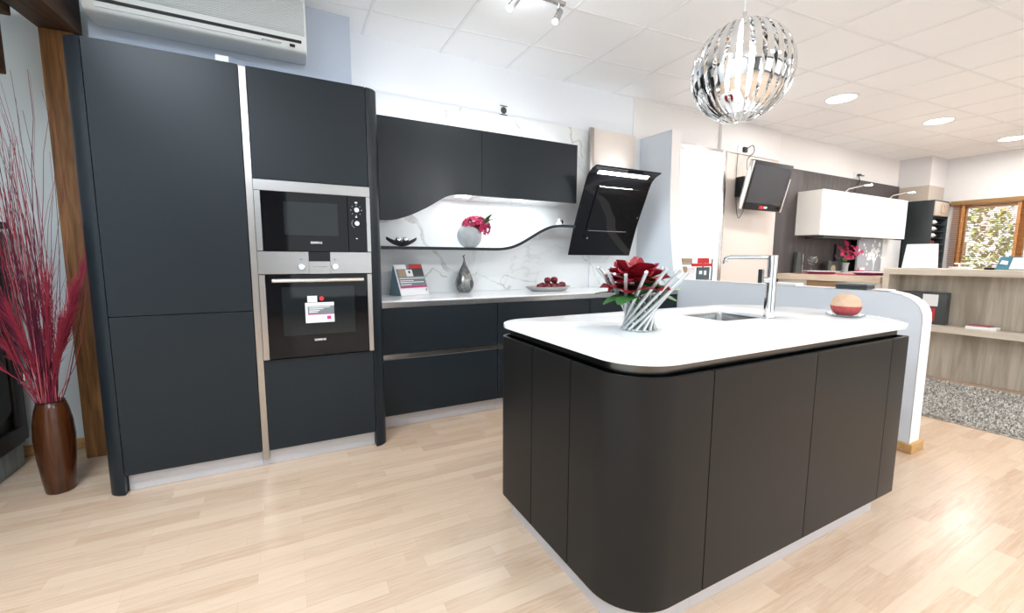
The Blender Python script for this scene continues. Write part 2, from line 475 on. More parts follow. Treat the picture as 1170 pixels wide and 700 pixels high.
# claddings on the back wall
bm = B(); box(bm, .53, 2.735, 3.545, YW + .001, .90, 2.475, .001)
struct('trim_1', bm, 'splash', 'grey veined white marble splashback behind the wall cabinets')
bm = B(); box(bm, 2.765, 3.40, 3.545, YW, .90, 2.475, .001)
struct('trim_2', bm, 'splash', 'veined marble splashback under the cooker hood')
bm = B(); box(bm, 2.735, 3.30, 3.51, 3.545, 1.85, 2.49, .002)
struct('trim_3', bm, 'beige', 'beige cladding panel above the cooker hood')
bm = B(); box(bm, 2.69, 2.735, 3.485, 3.51, 1.85, 2.49, .002)
struct('trim_4', bm, 'steel_v', 'steel edge strip beside the beige cladding panel')
bm = B(); box(bm, 4.75, 5.86, 3.53, YW, 0, 2.505, .002)
struct('trim_5', bm, 'beige', 'beige wall panel behind the television')
bm = B(); box(bm, 5.86, 9.70, 3.525, YW, 0, 2.445, .002)
struct('trim_6', bm, 'darkoak', 'dark brown panelled wall of the far kitchen')
bm = B(); box(bm, 4.66, 5.83, 3.515, YW, 2.506, ZC, .002)
struct('trim_7', bm, 'wall_cream', 'white wall section above the television')
# corner column above the tall dark unit
bm = B(); box(bm, 9.30, XR, 3.14, YW, 2.18, 2.42); col1 = struct('wall_column', bm, 'taupe', 'taupe column in the far corner')
bm = B(); box(bm, 9.298, XR, 3.138, YW, 2.42, ZC); struct('column_top', bm, 'wall_grey', parent=col1)

# bright lit glazed opening
bm = B()
for x in (3.62, 4.665): box(bm, x, x + .07, 3.475, YW, 0, 2.50, .004)
box(bm, 3.69, 4.665, 3.475, YW, 2.43, 2.50, .004); box(bm, 3.69, 4.665, 3.475, YW, 0, .07, .004)
w1 = struct('window_1', bm, 'chrome_soft', 'bright glazed opening with a metal frame left of the television')
bm = B(); box(bm, 3.69, 4.665, 3.52, 3.535, .07, 2.43); struct('pane', bm, 'litpane', parent=w1)

# swooping white partition
prof = [(YW, 0), (YW, 2.475), (3.125, 2.475), (3.12, 1.95), (3.105, 1.60), (3.08, 1.38), (3.045, 1.16), (3.028, 1.09), (2.995, 1.04), (2.945, 1.014), (2.88, 1.008),
        (1.335, 1.008), (1.285, 1.004), (1.235, .994), (1.19, .976), (1.155, .950), (1.132, .920), (1.119, .885), (1.115, .84), (1.114, .668), (1.112, 0)]
# inner part slightly flattened: body plus a white edge band
bm = B(); prism(bm, prof, 'x', 3.41, 3.540)
part = struct('wall_partition', bm, 'partition', 'low pale partition wall sweeping up to full height beside the hood')
prof_e = prof[1:]
bm = B()
for (a, b) in zip(prof[1:], prof[2:]):
    d = Vector((b[0] - a[0], b[1] - a[1])); L = d.length; nrm = Vector((d.y, -d.x)).normalized() * .002
    if d.x < 0 and abs(d.y) < 1e-6: nrm = Vector((0, .002))
vs = []
for i, p in enumerate(prof[1:]):
    Q = prof[1:]; a = Q[max(i - 1, 0)]; b = Q[min(i + 1, len(Q) - 1)]
    d = Vector((b[0] - a[0], b[1] - a[1])).normalized(); nrm = Vector((d.y, -d.x))  # outward is to the left of travel seen from +x
    o_ = Vector(p) - nrm * -.003
    vs.append((bm.verts.new((3.4085, o_.x, o_.y)), bm.verts.new((3.5415, o_.x, o_.y))))
for (a, b) in zip(vs, vs[1:]): bm.faces.new((a[0], a[1], b[1], b[0]))
struct('partition_edge', bm, 'partition_edge', parent=part)
bm = B(); box(bm, 3.395, 3.57, 1.090, 1.30, 0, .062, .004)
struct('baseboard', bm, 'oak_block', parent=part)

# ------------------------------------------------------------------ tall units
def tall_end(x_in, x_out, name, parent):
    """rounded upright end panel that runs to the floor"""
    s = 1 if x_out > x_in else -1; r = abs(x_out - x_in)
    pts = [(x_in, 2.728)] + [(x_in + s * r * math.sin(a), 2.728 + r * (1 - math.cos(a))) for a in [PI / 2 * k / 10 for k in range(1, 11)]] + [(x_out, 3.355), (x_in, 3.355)]
    bm = B(); prism(bm, pts, 'z', 0.001, 2.206, .0015, 1)
    return obj(name, bm, 'anthracite', parent)

tl = thing('tall_cabinet', 'left tall black cabinet of two plain doors next to the timber post', 'cabinet', (-.5, 3.0, 0), 'tall black cabinets')
bm = B(); box(bm, -.787, -.183, 2.752, 3.355, .102, 2.205); obj('carcass', bm, 'carcass', tl)
bm = B(); box(bm, -.788, -.1845, 2.728, 2.75, .9185, 2.206, .0012, 1); obj('door', bm, 'anthracite', tl)
bm = B(); box(bm, -.788, -.1845, 2.728, 2.75, .102, .9155, .0012, 1); obj('door', bm, 'anthracite', tl)
tall_end(-.7905, -.865, 'end_panel', tl)
bm = B(); box(bm, -.787, -.1845, 2.775, 2.795, .001, .101, .001, 1); obj('plinth', bm, 'plinth', tl)
tr = thing('tall_cabinet', 'right tall black cabinet that holds the two built-in ovens', 'cabinet', (.17, 3.0, 0), 'tall black cabinets')
bm = B()
box(bm, -.146, -.128, 2.752, 3.355, .102, 2.205); box(bm, .432, .447, 2.752, 3.355, .102, 2.205); box(bm, -.128, .432, 3.33, 3.355, .102, 2.205)
for z in (.11, .622, 1.634, 2.195): box(bm, -.128, .432, 2.752, 3.33, z - .007, z + .007)
obj('carcass', bm, 'carcass', tr)
bm = B(); box(bm, -.1465, .4475, 2.728, 2.75, 1.634, 2.206, .0012, 1); obj('door', bm, 'anthracite', tr)
bm = B(); box(bm, -.1465, .4475, 2.728, 2.75, .102, .631, .0012, 1); obj('drawer', bm, 'anthracite', tr)
tall_end(.450, .522, 'end_panel', tr)
bm = B(); box(bm, -.183, -.148, 2.736, 2.775, .05, 2.204, .002, 1); obj('metal_strip', bm, 'steel_v', tr)
bm = B(); box(bm, -.1835, .4475, 2.775, 2.795, .001, .101, .001, 1); obj('plinth', bm, 'plinth', tr)

# compact oven above
mw = thing('built_in_microwave', 'upper built-in compact oven with black door and two round knobs on the right', 'oven', (.152, 2.72, 1.245), 'built-in ovens')
bm = B(); box(bm, -.12, .425, 2.731, 3.2, 1.25, 1.62); obj('body', bm, 'black_plastic', mw)
bm = B(); box(bm, -.147, .452, 2.704, 2.727, 1.571, 1.629, .0015, 1); box(bm, -.147, -.117, 2.704, 2.727, 1.246, 1.5705, .0015, 1); box(bm, .429, .452, 2.704, 2.727, 1.246, 1.5705, .0015, 1)
obj('frame', bm, 'steel', mw)
bm = B(); box(bm, -.1165, .3235, 2.706, 2.728, 1.246, 1.5705, .001, 1); dr = obj('door', bm, 'black_glass', mw)
bm = B(); box(bm, -.01, .27, 2.7052, 2.7062, 1.335, 1.52, .0004, 1); obj('window', bm, 'smoke_glass', dr)
bm = B(); box(bm, .3255, .4285, 2.706, 2.728, 1.246, 1.5705, .001, 1); cp = obj('control_panel', bm, 'black_glass', mw)
for z in (1.490, 1.412):
    bm = B(); lathe(bm, [(0, 0), (.0175, 0), (.0175, .004), (.0150, .017), (.013, .019), (0, .019)], (.373, 2.706, z), 24, Matrix.Rotation(PI / 2, 4, 'X'))
    kn = obj('knob', bm, 'chrome_soft', cp)
for z, r, ang in ((1.490, .030, range(0, 360, 45)), (1.412, .027, range(140, 260, 24))):
    bm = B()
    for a in ang: ball(bm, (.373 + r * math.cos(math.radians(a)), 2.7055, z + r * math.sin(math.radians(a))), .0022, 6)
    obj('dial_ring', bm, 'paper', cp)
for q_ in ((.366, .380, 1.530, 1.538), (.367, .377, 1.447, 1.454), (.366, .376, 1.322, 1.326)):
    bm = B(); box(bm, q_[0], q_[1], 2.7052, 2.706, q_[2], q_[3]); obj('panel_mark', bm, 'paper', cp)
text('maker_name', 'SIEMENS', .0165, (.150, 2.7052, 1.295), dr, 'paper')

# oven below
ov = thing('built_in_oven', 'lower built-in oven with bar handle and steel control panel', 'oven', (.15, 2.72, .637), 'built-in ovens')
bm = B(); box(bm, -.12, .425, 2.731, 3.2, .64, 1.235); obj('body', bm, 'black_plastic', ov)
bm = B(); box(bm, -.148, .106, 2.700, 2.727, 1.118, 1.2435, .0015, 1); box(bm, .218, .450, 2.700, 2.727, 1.118, 1.2435, .0015, 1); box(bm, .106, .218, 2.700, 2.727, 1.118, 1.189, .0, 1)
cp = obj('control_panel', bm, 'steel', ov)
bm = B(); box(bm, .1063, .2177, 2.702, 2.727, 1.1895, 1.2435, .0008, 1); obj('display', bm, 'black_glass', cp)
for x in (.066, .243):
    bm = B(); lathe(bm, [(0, 0), (.0205, 0), (.0205, .006), (.018, .022), (.016, .024), (0, .024)], (x, 2.700, 1.159), 28, Matrix.Rotation(PI / 2, 4, 'X'))
    obj('knob', bm, 'chrome_soft', cp)
for q_ in ((.125, .20, 1.157, 1.160), (.06, .072, 1.197, 1.203), (.237, .249, 1.197, 1.203)):
    bm = B(); box(bm, q_[0], q_[1], 2.6992, 2.7002, q_[2], q_[3]); obj('panel_mark', bm, 'grey_print', cp)
bm = B(); box(bm, -.116, .4215, 2.703, 2.727, .640, 1.114, .001, 1); dr = obj('door', bm, 'black_glass', ov)
bm = B(); box(bm, -.040, .345, 2.7022, 2.7032, .765, 1.045, .0004, 1); obj('window', bm, 'smoke_glass', dr)
for (a, b) in ((-.147, -.1165), (.422, .449)):
    bm = B(); box(bm, a, b, 2.701, 2.727, .638, 1.114, .0015, 1); obj('side_strip', bm, 'steel_v', ov)
bm = B(); tube(bm, [(-.083, 2.664, 1.083), (.395, 2.664, 1.083)], .0115, 16)
for x in (-.045, .357): tube(bm, [(x, 2.664, 1.083), (x, 2.704, 1.083)], .007, 10)
obj('handle', bm, 'chrome_soft', dr)
text('maker_name', 'SIEMENS', .0165, (.147, 2.7022, .733), dr, 'paper')

lf = thing('leaflet', 'printed white and grey leaflet stuck on the lower oven door', 'leaflet', (.15, 2.70, .9))
bm = B(); box(bm, .075, .228, 2.6985, 2.7008, .835, .952); obj('sheet', bm, 'paper', lf)
bm = B(); box(bm, .088, .139, 2.6985, 2.7008, .955, .991); obj('tab', bm, 'paper', lf)
bm = B(); box(bm, .087, .228, 2.6978, 2.6984, .886, .932); obj('print', bm, 'grey_print', lf)
bm = B()
for k, (x1, z) in enumerate(((.205, .923), (.17, .913), (.15, .903), (.14, .895))): box(bm, .095, x1, 2.6972, 2.6978, z, z + .004)
obj('print_lines', bm, 'paper', lf)
bm = B(); box(bm, .087, .228, 2.6976, 2.6984, .881, .8855); box(bm, .188, .210, 2.6976, 2.6984, .852, .872); obj('magenta_marks', bm, 'magenta_print', lf)
bm = B(); lathe(bm, [(0, 0), (.013, 0), (.013, .002), (0, .002)], (.163, 2.7005, .975), 18, Matrix.Rotation(PI / 2, 4, 'X')); obj('red_seal', bm, 'red', lf)

# white card leaning on the air conditioner, on top of the tall cabinet
bm = B(); box(bm, -.285, -.225, 2.80, 2.83, 2.2065, 2.262, .003)
single('card_holder', bm, 'white_plastic', 'small white holder standing on the tall cabinet below the air conditioner', 'holder', (-.255, 2.815, 2.2065))

# ------------------------------------------------------------------ base run
BF = 2.955
units = [(.527, 1.423, 'left black base cabinet of two wide drawers beside the ovens'), (1.426, 2.318, 'middle black base cabinet of two wide drawers behind the island'),
         (2.321, 3.395, 'right black base cabinet of two wide drawers below the cooker hood')]
for (x0, x1, lab) in units:
    u = thing('base_cabinet', lab, 'cabinet', ((x0 + x1) / 2, 3.25, 0), 'black base cabinets')
    bm = B(); box(bm, x0, x1, 2.978, YW - .02, .101, .866); obj('carcass', bm, 'carcass', u)
    bm = B(); box(bm, x0, x1 - .002, BF, 2.976, .542, .864, .0015, 1); obj('drawer', bm, 'anthracite', u)
    bm = B(); box(bm, x0, x1 - .002, BF, 2.976, .103, .505, .0015, 1); obj('drawer', bm, 'anthracite', u)
    bm = B(); box(bm, x0, x1, 2.966, 2.9775, .504, .545); obj('grip_channel', bm, 'steel', u)
    bm = B(); box(bm, x0, x1, 3.008, 3.03, .001, .1, .001, 1); obj('plinth', bm, 'plinth', u)
wt = thing('worktop', 'long white worktop with steel front edge along the splashback', 'worktop', (1.96, 3.25, .867))
bm = B(); box(bm, .524, 3.40, 2.950, 3.544, .9055, .9175, .002, 1); obj('slab', bm, 'worktop', wt)
bm = B(); box(bm, .524, 3.40, 2.956, 3.544, .8675, .905, .001, 1); obj('front_channel', bm, 'steel', wt)

# wall cabinets
UF = 3.185; UB = 3.543
uc = thing('wall_cabinet', 'left black wall cabinet with the door cut in a wave', 'cabinet', (1.0, 3.36, 1.7), 'black wall cabinets')
wave = [(.598, 1.479), (.66, 1.482), (.73, 1.495), (.812, 1.522), (.885, 1.556), (.96, 1.595), (1.06, 1.657), (1.115, 1.683), (1.168, 1.697), (1.24, 1.7025), (1.3945, 1.7025)]
wc = smooth_curve(wave, 5)
bm = B(); prism(bm, [(x, z) for x, z in wc] + [(1.3945, 2.205), (.598, 2.205)], 'y', UF, UF + .02, .001, 1); obj('door', bm, 'anthracite', uc)
bm = B(); box(bm, .60, 1.395, UF + .021, UB, 1.712, 2.203); obj('carcass', bm, 'carcass', uc)
bm = B(); plate_strip(bm, [(x, z + .012) for x, z in wc], UF + .021, UB, .010); obj('bottom_panel', bm, 'white', uc)
uc2 = thing('wall_cabinet', 'right black wall cabinet of one plain flap beside the cooker hood', 'cabinet', (1.86, 3.36, 1.7), 'black wall cabinets')
bm = B(); box(bm, 1.397, 2.318, UF, UF + .02, 1.703, 2.205, .001, 1); obj('door', bm, 'anthracite', uc2)
bm = B(); box(bm, 1.397, 2.316, UF + .021, UB, 1.712, 2.203); obj('carcass', bm, 'anthracite', uc2)
bm = B(); box(bm, 1.397, 2.316, UF + .021, UB, 1.702, 1.711); obj('bottom_panel', bm, 'chrome_soft', uc2)
for (x, p) in ((1.27, uc), (1.80, uc2)):
    bm = B(); box(bm, x - .055, x + .055, 3.245, 3.32, 1.6985, 1.7015, .001, 1); obj('light', bm, 'led', p)

# wavy shelf and its white back
sw = smooth_curve([(.60, 1.295), (1.0, 1.295), (1.40, 1.295), (1.56, 1.297), (1.66, 1.312), (1.75, 1.345), (1.85, 1.398), (1.94, 1.447), (2.03, 1.486), (2.12, 1.504), (2.22, 1.508), (2.315, 1.508)], 5)
ws = thing('wave_shelf', 'black edged wave shaped niche shelf below the wall cabinets', 'shelf', (1.4, 3.36, 1.28))
bm = B(); plate_strip(bm, sw, 3.20, UB, .020); obj('board', bm, 'white', ws)
bm = B(); plate_strip(bm, [(x, z + .001) for x, z in sw], 3.188, 3.1995, .023); obj('front_edge', bm, 'anthracite', ws)

# ------------------------------------------------------------------ cooker hood
hp = smooth_curve([(3.300, 1.243), (3.255, 1.385), (3.205, 1.53), (3.150, 1.66), (3.098, 1.775), (3.060, 1.865), (3.025, 1.925), (2.975, 1.963), (2.918, 1.982)], 5)
hd = thing('cooker_hood', 'tilted black glass cooker hood with a curled top and light bar', 'cooker hood', (2.70, 3.3, 1.24))
def hood_sheet(bm, x0, x1, prof, th):
    P = [Vector(p) for p in prof]; n = len(P); back = []
    for i in range(n):
        d = (P[min(i + 1, n - 1)] - P[max(i - 1, 0)]).normalized(); back.append(P[i] + Vector((d.y, -d.x)) * th)
    prism(bm, [tuple(p) for p in P] + [tuple(p) for p in reversed(back)], 'x', x0, x1, .002, 1)
bm = B(); hood_sheet(bm, 2.322, 3.070, hp, .012); obj('glass_front', bm, 'black_glass', hd)
off = lambda pts, d: [(p[0] + (d * (pts[min(i + 1, len(pts) - 1)][1] - pts[max(i - 1, 0)][1])) / (Vector(pts[min(i + 1, len(pts) - 1)]) - Vector(pts[max(i - 1, 0)])).length,
                       p[1] - (d * (pts[min(i + 1, len(pts) - 1)][0] - pts[max(i - 1, 0)][0])) / (Vector(pts[min(i + 1, len(pts) - 1)]) - Vector(pts[max(i - 1, 0)])).length) for i, p in enumerate(pts)]
n0 = int(len(hp) * .30); n1 = int(len(hp) * .72)
bm = B(); hood_sheet(bm, 2.46, 2.95, off(hp[n0 - 4:n1 - 4], -.010), .0095); obj('suction_flap', bm, 'black_glass', hd)
for k_ in (n0 - 4, n1 - 5):
    q_ = off(hp[k_ - 1:k_ + 2], -.0112)[1]
    bm = B(); tube(bm, [(2.475, q_[0], q_[1]), (2.935, q_[0], q_[1])], .0022, 8); obj('flap_trim', bm, 'chrome', hd)
bm = B(); hood_sheet(bm, 2.40, 2.98, off(hp[-9:-5], -.003), .003); obj('light_bar', bm, 'led', hd)
bm = B(); prism(bm, [(3.32, 1.25), (3.50, 1.25), (3.50, 1.98), (3.06, 1.98), (3.045, 1.93), (3.09, 1.84), (3.16, 1.68), (3.25, 1.45)], 'x', 2.74, 2.96, .004, 1); obj('body', bm, 'black_plastic', hd)
bm = B(); tube(bm, [(2.99, 3.123, 1.60), (2.99, 3.140, 1.606)], .008, 12); tube(bm, [(2.47, 3.215, 1.40), (2.47, 3.232, 1.408)], .008, 12); obj('touch_button', bm, 'chrome', hd)

# ------------------------------------------------------------------ air conditioner
ac = thing('air_conditioner', 'long white wall air conditioner above the tall cabinets', 'air conditioner', (-.36, 3.25, 2.46))
AX0, AX1 = -.888, .172
pf = smooth_curve([(3.36, 2.505), (3.24, 2.492), (3.168, 2.496), (3.146, 2.515), (3.137, 2.56)], 5) + [(3.136, 2.62), (3.150, 2.80), (3.165, 2.825), (3.36, 2.83)]
bm = B(); prism(bm, pf, 'x', AX0, AX1, .006, 2); obj('housing', bm, 'white_plastic', ac)
bm = B(); box(bm, AX0 + .03, AX1 - .03, 3.130, 3.145, 2.545, 2.560, .001, 1); obj('outlet_slot', bm, 'black_plastic', ac)
bm = B()
for k in range(22):
    z = 2.592 + k * .0098
    box(bm, AX0 + .02, AX1 - .01, 3.128 + (z - 2.59) * .075, 3.142 + (z - 2.59) * .075, z, z + .0048, .001, 1)
obj('intake_grille', bm, 'grille', ac)
bm = B(); box(bm, AX0 + .05, AX1 - .15, 3.1395, 3.150, 2.518, 2.541, .001, 1); obj('flap', bm, 'white_plastic', ac)
bm = B(); box(bm, .075, .105, 3.1340, 3.145, 2.517, 2.532, .001, 1); obj('sensor_window', bm, 'black_plastic', ac)
text('maker_name', 'MITSUBISHI ELECTRIC', .0110, (-.022, 3.1385, 2.5255), ac, 'dark_grey', rot=(PI / 2 - .06, 0, 0))

# ------------------------------------------------------------------ island
isl = thing('island_cabinet', 'matt black kitchen island with rounded corners and steel plinth', 'cabinet', (1.7, 1.33, 0))
IX0, IX1, IY0, IY1, IR, IB = .848, 2.545, .867, 1.758, .18, .07
outline = rrect(IX0, IX1, IY0, IY1, (IR, .02, .02, IR), 14)   # (x0,y0) corner first, counter-clockwise
# walk the outline counter-clockwise: start on the left side
def arc(cx, cy, r, a0, a1, n=14): return [(cx + r * math.cos(a0 + (a1 - a0) * k / n), cy + r * math.sin(a0 + (a1 - a0) * k / n)) for k in range(n + 1)]
g = .0021
segs = [
    [(1.30, IY1)] + arc(IX0 + IB, IY1 - IB, IB, PI / 2, PI) + [(IX0, 1.441 + g)],
    [(IX0, 1.441 - g), (IX0, 1.179 + g)],
    [(IX0, 1.179 - g)] + arc(IX0 + IR, IY0 + IR, IR, PI, 1.5 * PI) + [(1.182 - g, IY0)],
    [(1.182 + g, IY0), (1.774 - g, IY0)],
    [(1.774 + g, IY0), (2.378 - g, IY0)],
    [(2.378 + g, IY0)] + arc(IX1 - .015, IY0 + .015, .015, 1.5 * PI, 2 * PI, 4) + [(IX1, 1.33)],
    [(IX1, 1.333), (IX1, IY1)],
    [(IX1 - .02, IY1), (1.30 + g, IY1)],
]
names = ['corner_panel', 'side_panel', 'corner_panel', 'door', 'door', 'end_panel', 'end_panel', 'back_panel']
for s, n in zip(segs, names):
    bm = B(); sheet(bm, s, .016, .1015, .861, .0012); obj(n, bm, 'anthracite_island', isl, 25)
def inset(r_in, n=14): return rrect(IX0 + r_in, IX1 - r_in, IY0 + r_in, IY1 - r_in, (IR - r_in, .01, .01, max(.01, IB - r_in)), n)
def slab_with_hole(bm, outer, hole, z0, z1, bev=0.):
    """a flat slab with an opening (both outlines counter-clockwise)"""
    t = B()
    vo = [t.verts.new((*p, 0)) for p in outer]; vh = [t.verts.new((*p, 0)) for p in hole]
    es = [t.edges.new((vo[i], vo[(i + 1) % len(vo)])) for i in range(len(vo))] + [t.edges.new((vh[i], vh[(i + 1) % len(vh)])) for i in range(len(vh))]
    bmesh.ops.triangle_fill(t, edges=es, use_beauty=True)
    for f in t.faces:
        f.normal_update()
        if f.normal.z > 0: f.normal_flip()
    for v in t.verts: v.co.z = z0
    r = bmesh.ops.extrude_face_region(t, geom=t.faces[:])
    for v in [q for q in r['geom'] if isinstance(q, bmesh.types.BMVert)]: v.co.z = z1
    bmesh.ops.recalc_face_normals(t, faces=t.faces[:])
    if bev:
        sel = [e for e in t.edges if len(e.link_faces) == 2 and e.calc_face_angle(0) > .7 and abs(e.verts[0].co.z - e.verts[1].co.z) < 1e-5]
        bmesh.ops.bevel(t, geom=sel, offset=bev, segments=2, affect='EDGES', profile=.5)
    return merge(bm, t)
SX0, SX1, SY0, SY1 = 1.815, 2.215, 1.300, 1.625
sinkhole = rrect(SX0, SX1, SY0, SY1, .025, 8)
bm = B(); prism(bm, inset(.024), 'z', .1015, .640); obj('carcass', bm, 'carcass', isl)
bm = B(); slab_with_hole(bm, inset(.034), rrect(SX0 - .03, SX1 + .03, SY0 - .03, SY1 + .03, .02, 4), .641, .9012); obj('grip_recess', bm, 'dark_steel', isl)
# plinth in three lengths
pi_ = .046; PX0, PX1, PY0, PY1, PR = IX0 + pi_, 2.462, IY0 + pi_, IY1 - pi_, IR - pi_
for s in ([(1.6, PY1)] + arc(PX0 + .03, PY1 - .03, .03, PI / 2, PI) + [(PX0, 1.212)],
          [(PX0, 1.2105)] + arc(PX0 + PR, PY0 + PR, PR, PI, 1.5 * PI) + [(1.178, PY0)],
          [(1.1795, PY0), (2.395, PY0)], [(2.397, PY0), (PX1 - .006, PY0), (PX1, PY0 + .006), (PX1, PY1)]):
    bm = B(); sheet(bm, s, .016, .001, .101, .0006); obj('plinth', bm, 'plinth', isl, 25)

# worktop with the rounded end and the sink opening
cx, R_ = 2.235, .545
end = [(cx + R_ * math.cos(a), 1.33 + R_ * math.sin(a)) for a in [math.radians(-59.6 + 119.2 * k / 32) for k in range(33)]]
WY0_, WY1_ = .855, 1.800
outer = [(p[0], p[1]) for p in arc(.840 + .17, WY0_ + .17, .17, PI, 1.5 * PI)] + [(2.44, WY0_)] + [(2.50, .862)] + end[1:-1] + [(2.50, 1.798), (2.44, WY1_)] + arc(.840 + .155, WY1_ - .155, .155, PI / 2, PI)
iw = thing('island_worktop', 'white island worktop with rounded corners and a bowed right end', 'worktop', (1.7, 1.33, .895))
bm = B(); slab_with_hole(bm, outer, sinkhole, .9018, .92, .002); obj('slab', bm, 'worktop', iw, 40)

sk = thing('sink', 'stainless undermount sink bowl set into the island worktop', 'sink', ((SX0 + SX1) / 2, (SY0 + SY1) / 2, .72))
bm = B(); t = B()
def loop(t, pts, z): return [t.verts.new((p[0], p[1], z)) for p in pts]
rings = [loop(t, rrect(SX0 - .012, SX1 + .012, SY0 - .012, SY1 + .012, .035, 8), .9012), loop(t, rrect(SX0 - .002, SX1 + .002, SY0 - .002, SY1 + .002, .028, 8), .9012),
         loop(t, rrect(SX0, SX1, SY0, SY1, .026, 8), .895), loop(t, rrect(SX0 + .006, SX1 - .006, SY0 + .006, SY1 - .006, .03, 8), .745), loop(t, rrect(SX0 + .03, SX1 - .03, SY0 + .03, SY1 - .03, .04, 8), .722)]
for a, b in zip(rings, rings[1:]):
    for k in range(len(a)): t.faces.new((a[k], a[(k + 1) % len(a)], b[(k + 1) % len(a)], b[k]))
t.faces.new(rings[-1]); bmesh.ops.recalc_face_normals(t, faces=t.faces[:])
for f in t.faces: f.normal_flip()
merge(bm, t); obj('bowl', bm, 'sink_steel', sk)
bm = B(); lathe(bm, [(0, .003), (.035, .003), (.040, .0)], ((SX0 + SX1) / 2, (SY0 + SY1) / 2, .722), 24); obj('drain', bm, 'chrome', sk)

fx, fy = 2.083, 1.252
fa = thing('kitchen_tap', 'tall chrome mixer tap standing beside the sink on the island', 'tap', (fx, fy, .92))
bm = B(); lathe(bm, [(0, 0), (.028, 0), (.028, .006), (.0245, .010), (.0225, .20), (.0225, .309), (.020, .312), (0, .312)], (fx, fy, .92), 28); obj('body', bm, 'chrome', fa)
sd = Vector((-.285, .957, 0)).normalized()
# spout swung over the bowl
sd = Vector((2.015 - fx, 1.468 - fy, 0)); L = sd.length; sd.normalize()
p0 = Vector((fx, fy, 1.222)); bm = B()
tube(bm, [p0 + sd * .0, p0 + sd * .1, p0 + sd * (L - .03)] + [p0 + sd * (L - .03 + .022 * math.sin(a)) + Vector((0, 0, -.022 * (1 - math.cos(a)))) for a in (.4, .8, 1.2, 1.57)] + [p0 + sd * (L - .008) + Vector((0, 0, -.034))], .0115, 14)
obj('spout', bm, 'chrome', fa)
# side lever
ld = Vector((-1, .12, 0)).normalized(); q = Vector((fx, fy, 1.112))
bm = B(); tube(bm, [q, q + ld * .062], .0135, 16); obj('lever_stub', bm, 'chrome', fa)
bm = B(); box(bm, fx - .081, fx - .063, fy - .004, fy + .018, 1.098, 1.166, .002, 1); obj('lever', bm, 'chrome', fa)

# rod vase with the artificial rose
vx, vy = 1.268, 1.292
rv = thing('rod_vase', 'silver vase of slanting rods that holds the big red rose', 'vase', (vx, vy, .92))
NR = 15
for k in range(NR):
    a = 2 * PI * k / NR; tw = math.radians(112)
    b0 = Vector((vx + .068 * math.cos(a), vy + .068 * math.sin(a), .9275)); b1 = Vector((vx + .178 * math.cos(a + tw), vy + .178 * math.sin(a + tw), 1.165 + .012 * math.sin(3 * a)))
    bm = B(); tube(bm, [b0, b1], .0068, 12); obj('rod', bm, 'rods', rv)
bm = B(); lathe(bm, [(.052, .0), (.060, .0), (.060, .010), (.052, .010), (.052, 0)], (vx, vy, .9205), 32); obj('base_ring', bm, 'rods', rv)

def petal(bm, base, az, tilt, ln, wd, cup, curl, ph=0.):
    """a cupped petal: base point, heading, opening tilt from upright, length, width"""
    n, m_ = 8, 8; grid = []
    rot = Matrix.Rotation(az, 3, 'Z') @ Matrix.Rotation(tilt, 3, 'Y')
    for i in range(n + 1):
        u = i / n; row = []
        w = wd * math.sin(PI * (.12 + .53 * u)) ** .7
        for j in range(m_ + 1):
            s = j / m_ * 2 - 1
            x = -cup * (1 - s * s) * math.sin(PI * min(1, u * .9 + .05)) * -1 + curl * u ** 3
            rip = .07 * wd * math.sin(5 * s + ph) * u * u
            p = Vector((x + rip, s * w * .5, ln * u * (1 - .30 * s ** 4 - .04 * s * s) + rip * .5))
            row.append(bm.verts.new(Vector(base) + rot @ p))
        grid.append(row)
    for i in range(n):
        for j in range(m_): bm.faces.new((grid[i][j], grid[i][j + 1], grid[i + 1][j + 1], grid[i + 1][j]))

def leaf(bm, base, az, tilt, ln, wd, droop=.3):
    n = 7; rot = Matrix.Rotation(az, 3, 'Z') @ Matrix.Rotation(tilt, 3, 'Y'); L_, C_, R2 = [], [], []
    for i in range(n + 1):
        u = i / n; w = wd * .5 * math.sin(PI * min(.985, max(.02, u))) ** .75
        d = droop * ln * u * u
        for arr, s in ((L_, -1), (C_, 0), (R2, 1)):
            p = Vector((d - (0 if s else .06 * wd), s * w, ln * u)); arr.append(bm.verts.new(Vector(base) + rot @ p))
    for i in range(n):
        bm.faces.new((L_[i], C_[i], C_[i + 1], L_[i + 1])); bm.faces.new((C_[i], R2[i], R2[i + 1], C_[i + 1]))

rx, ry, rz = vx - .030, vy - .005, 1.118
ro = thing('artificial_rose', 'large dark red artificial rose with green leaves in the rod vase', 'flower', (rx, ry, .93))
bm = B(); tube(bm, [(vx, vy, .932), (vx - .01, vy, 1.02), (rx, ry, rz)], .007, 8); obj('stem', bm, 'leaf', ro)
rnd = random.Random(3)
for ring, (cnt, tilt, ln, wd, dz, rr) in enumerate(((4, .18, .070, .095, .026, .005), (5, .48, .085, .125, .022, .010), (6, .82, .095, .150, .016, .014), (6, 1.12, .100, .160, .006, .018), (6, 1.34, .116, .155, -.012, .016))):
    for k in range(cnt):
        az = 2 * PI * (k + .37 * ring) / cnt + rnd.uniform(-.15, .15)
        bm = B(); petal(bm, (rx + rr * math.cos(az), ry + rr * math.sin(az), rz + dz), az, tilt + rnd.uniform(-.08, .08), ln * rnd.uniform(.92, 1.06), wd, .022, -.02 if ring < 1 else .030, rnd.uniform(0, 6))
        o = obj('petal', bm, 'rose', ro, 80)
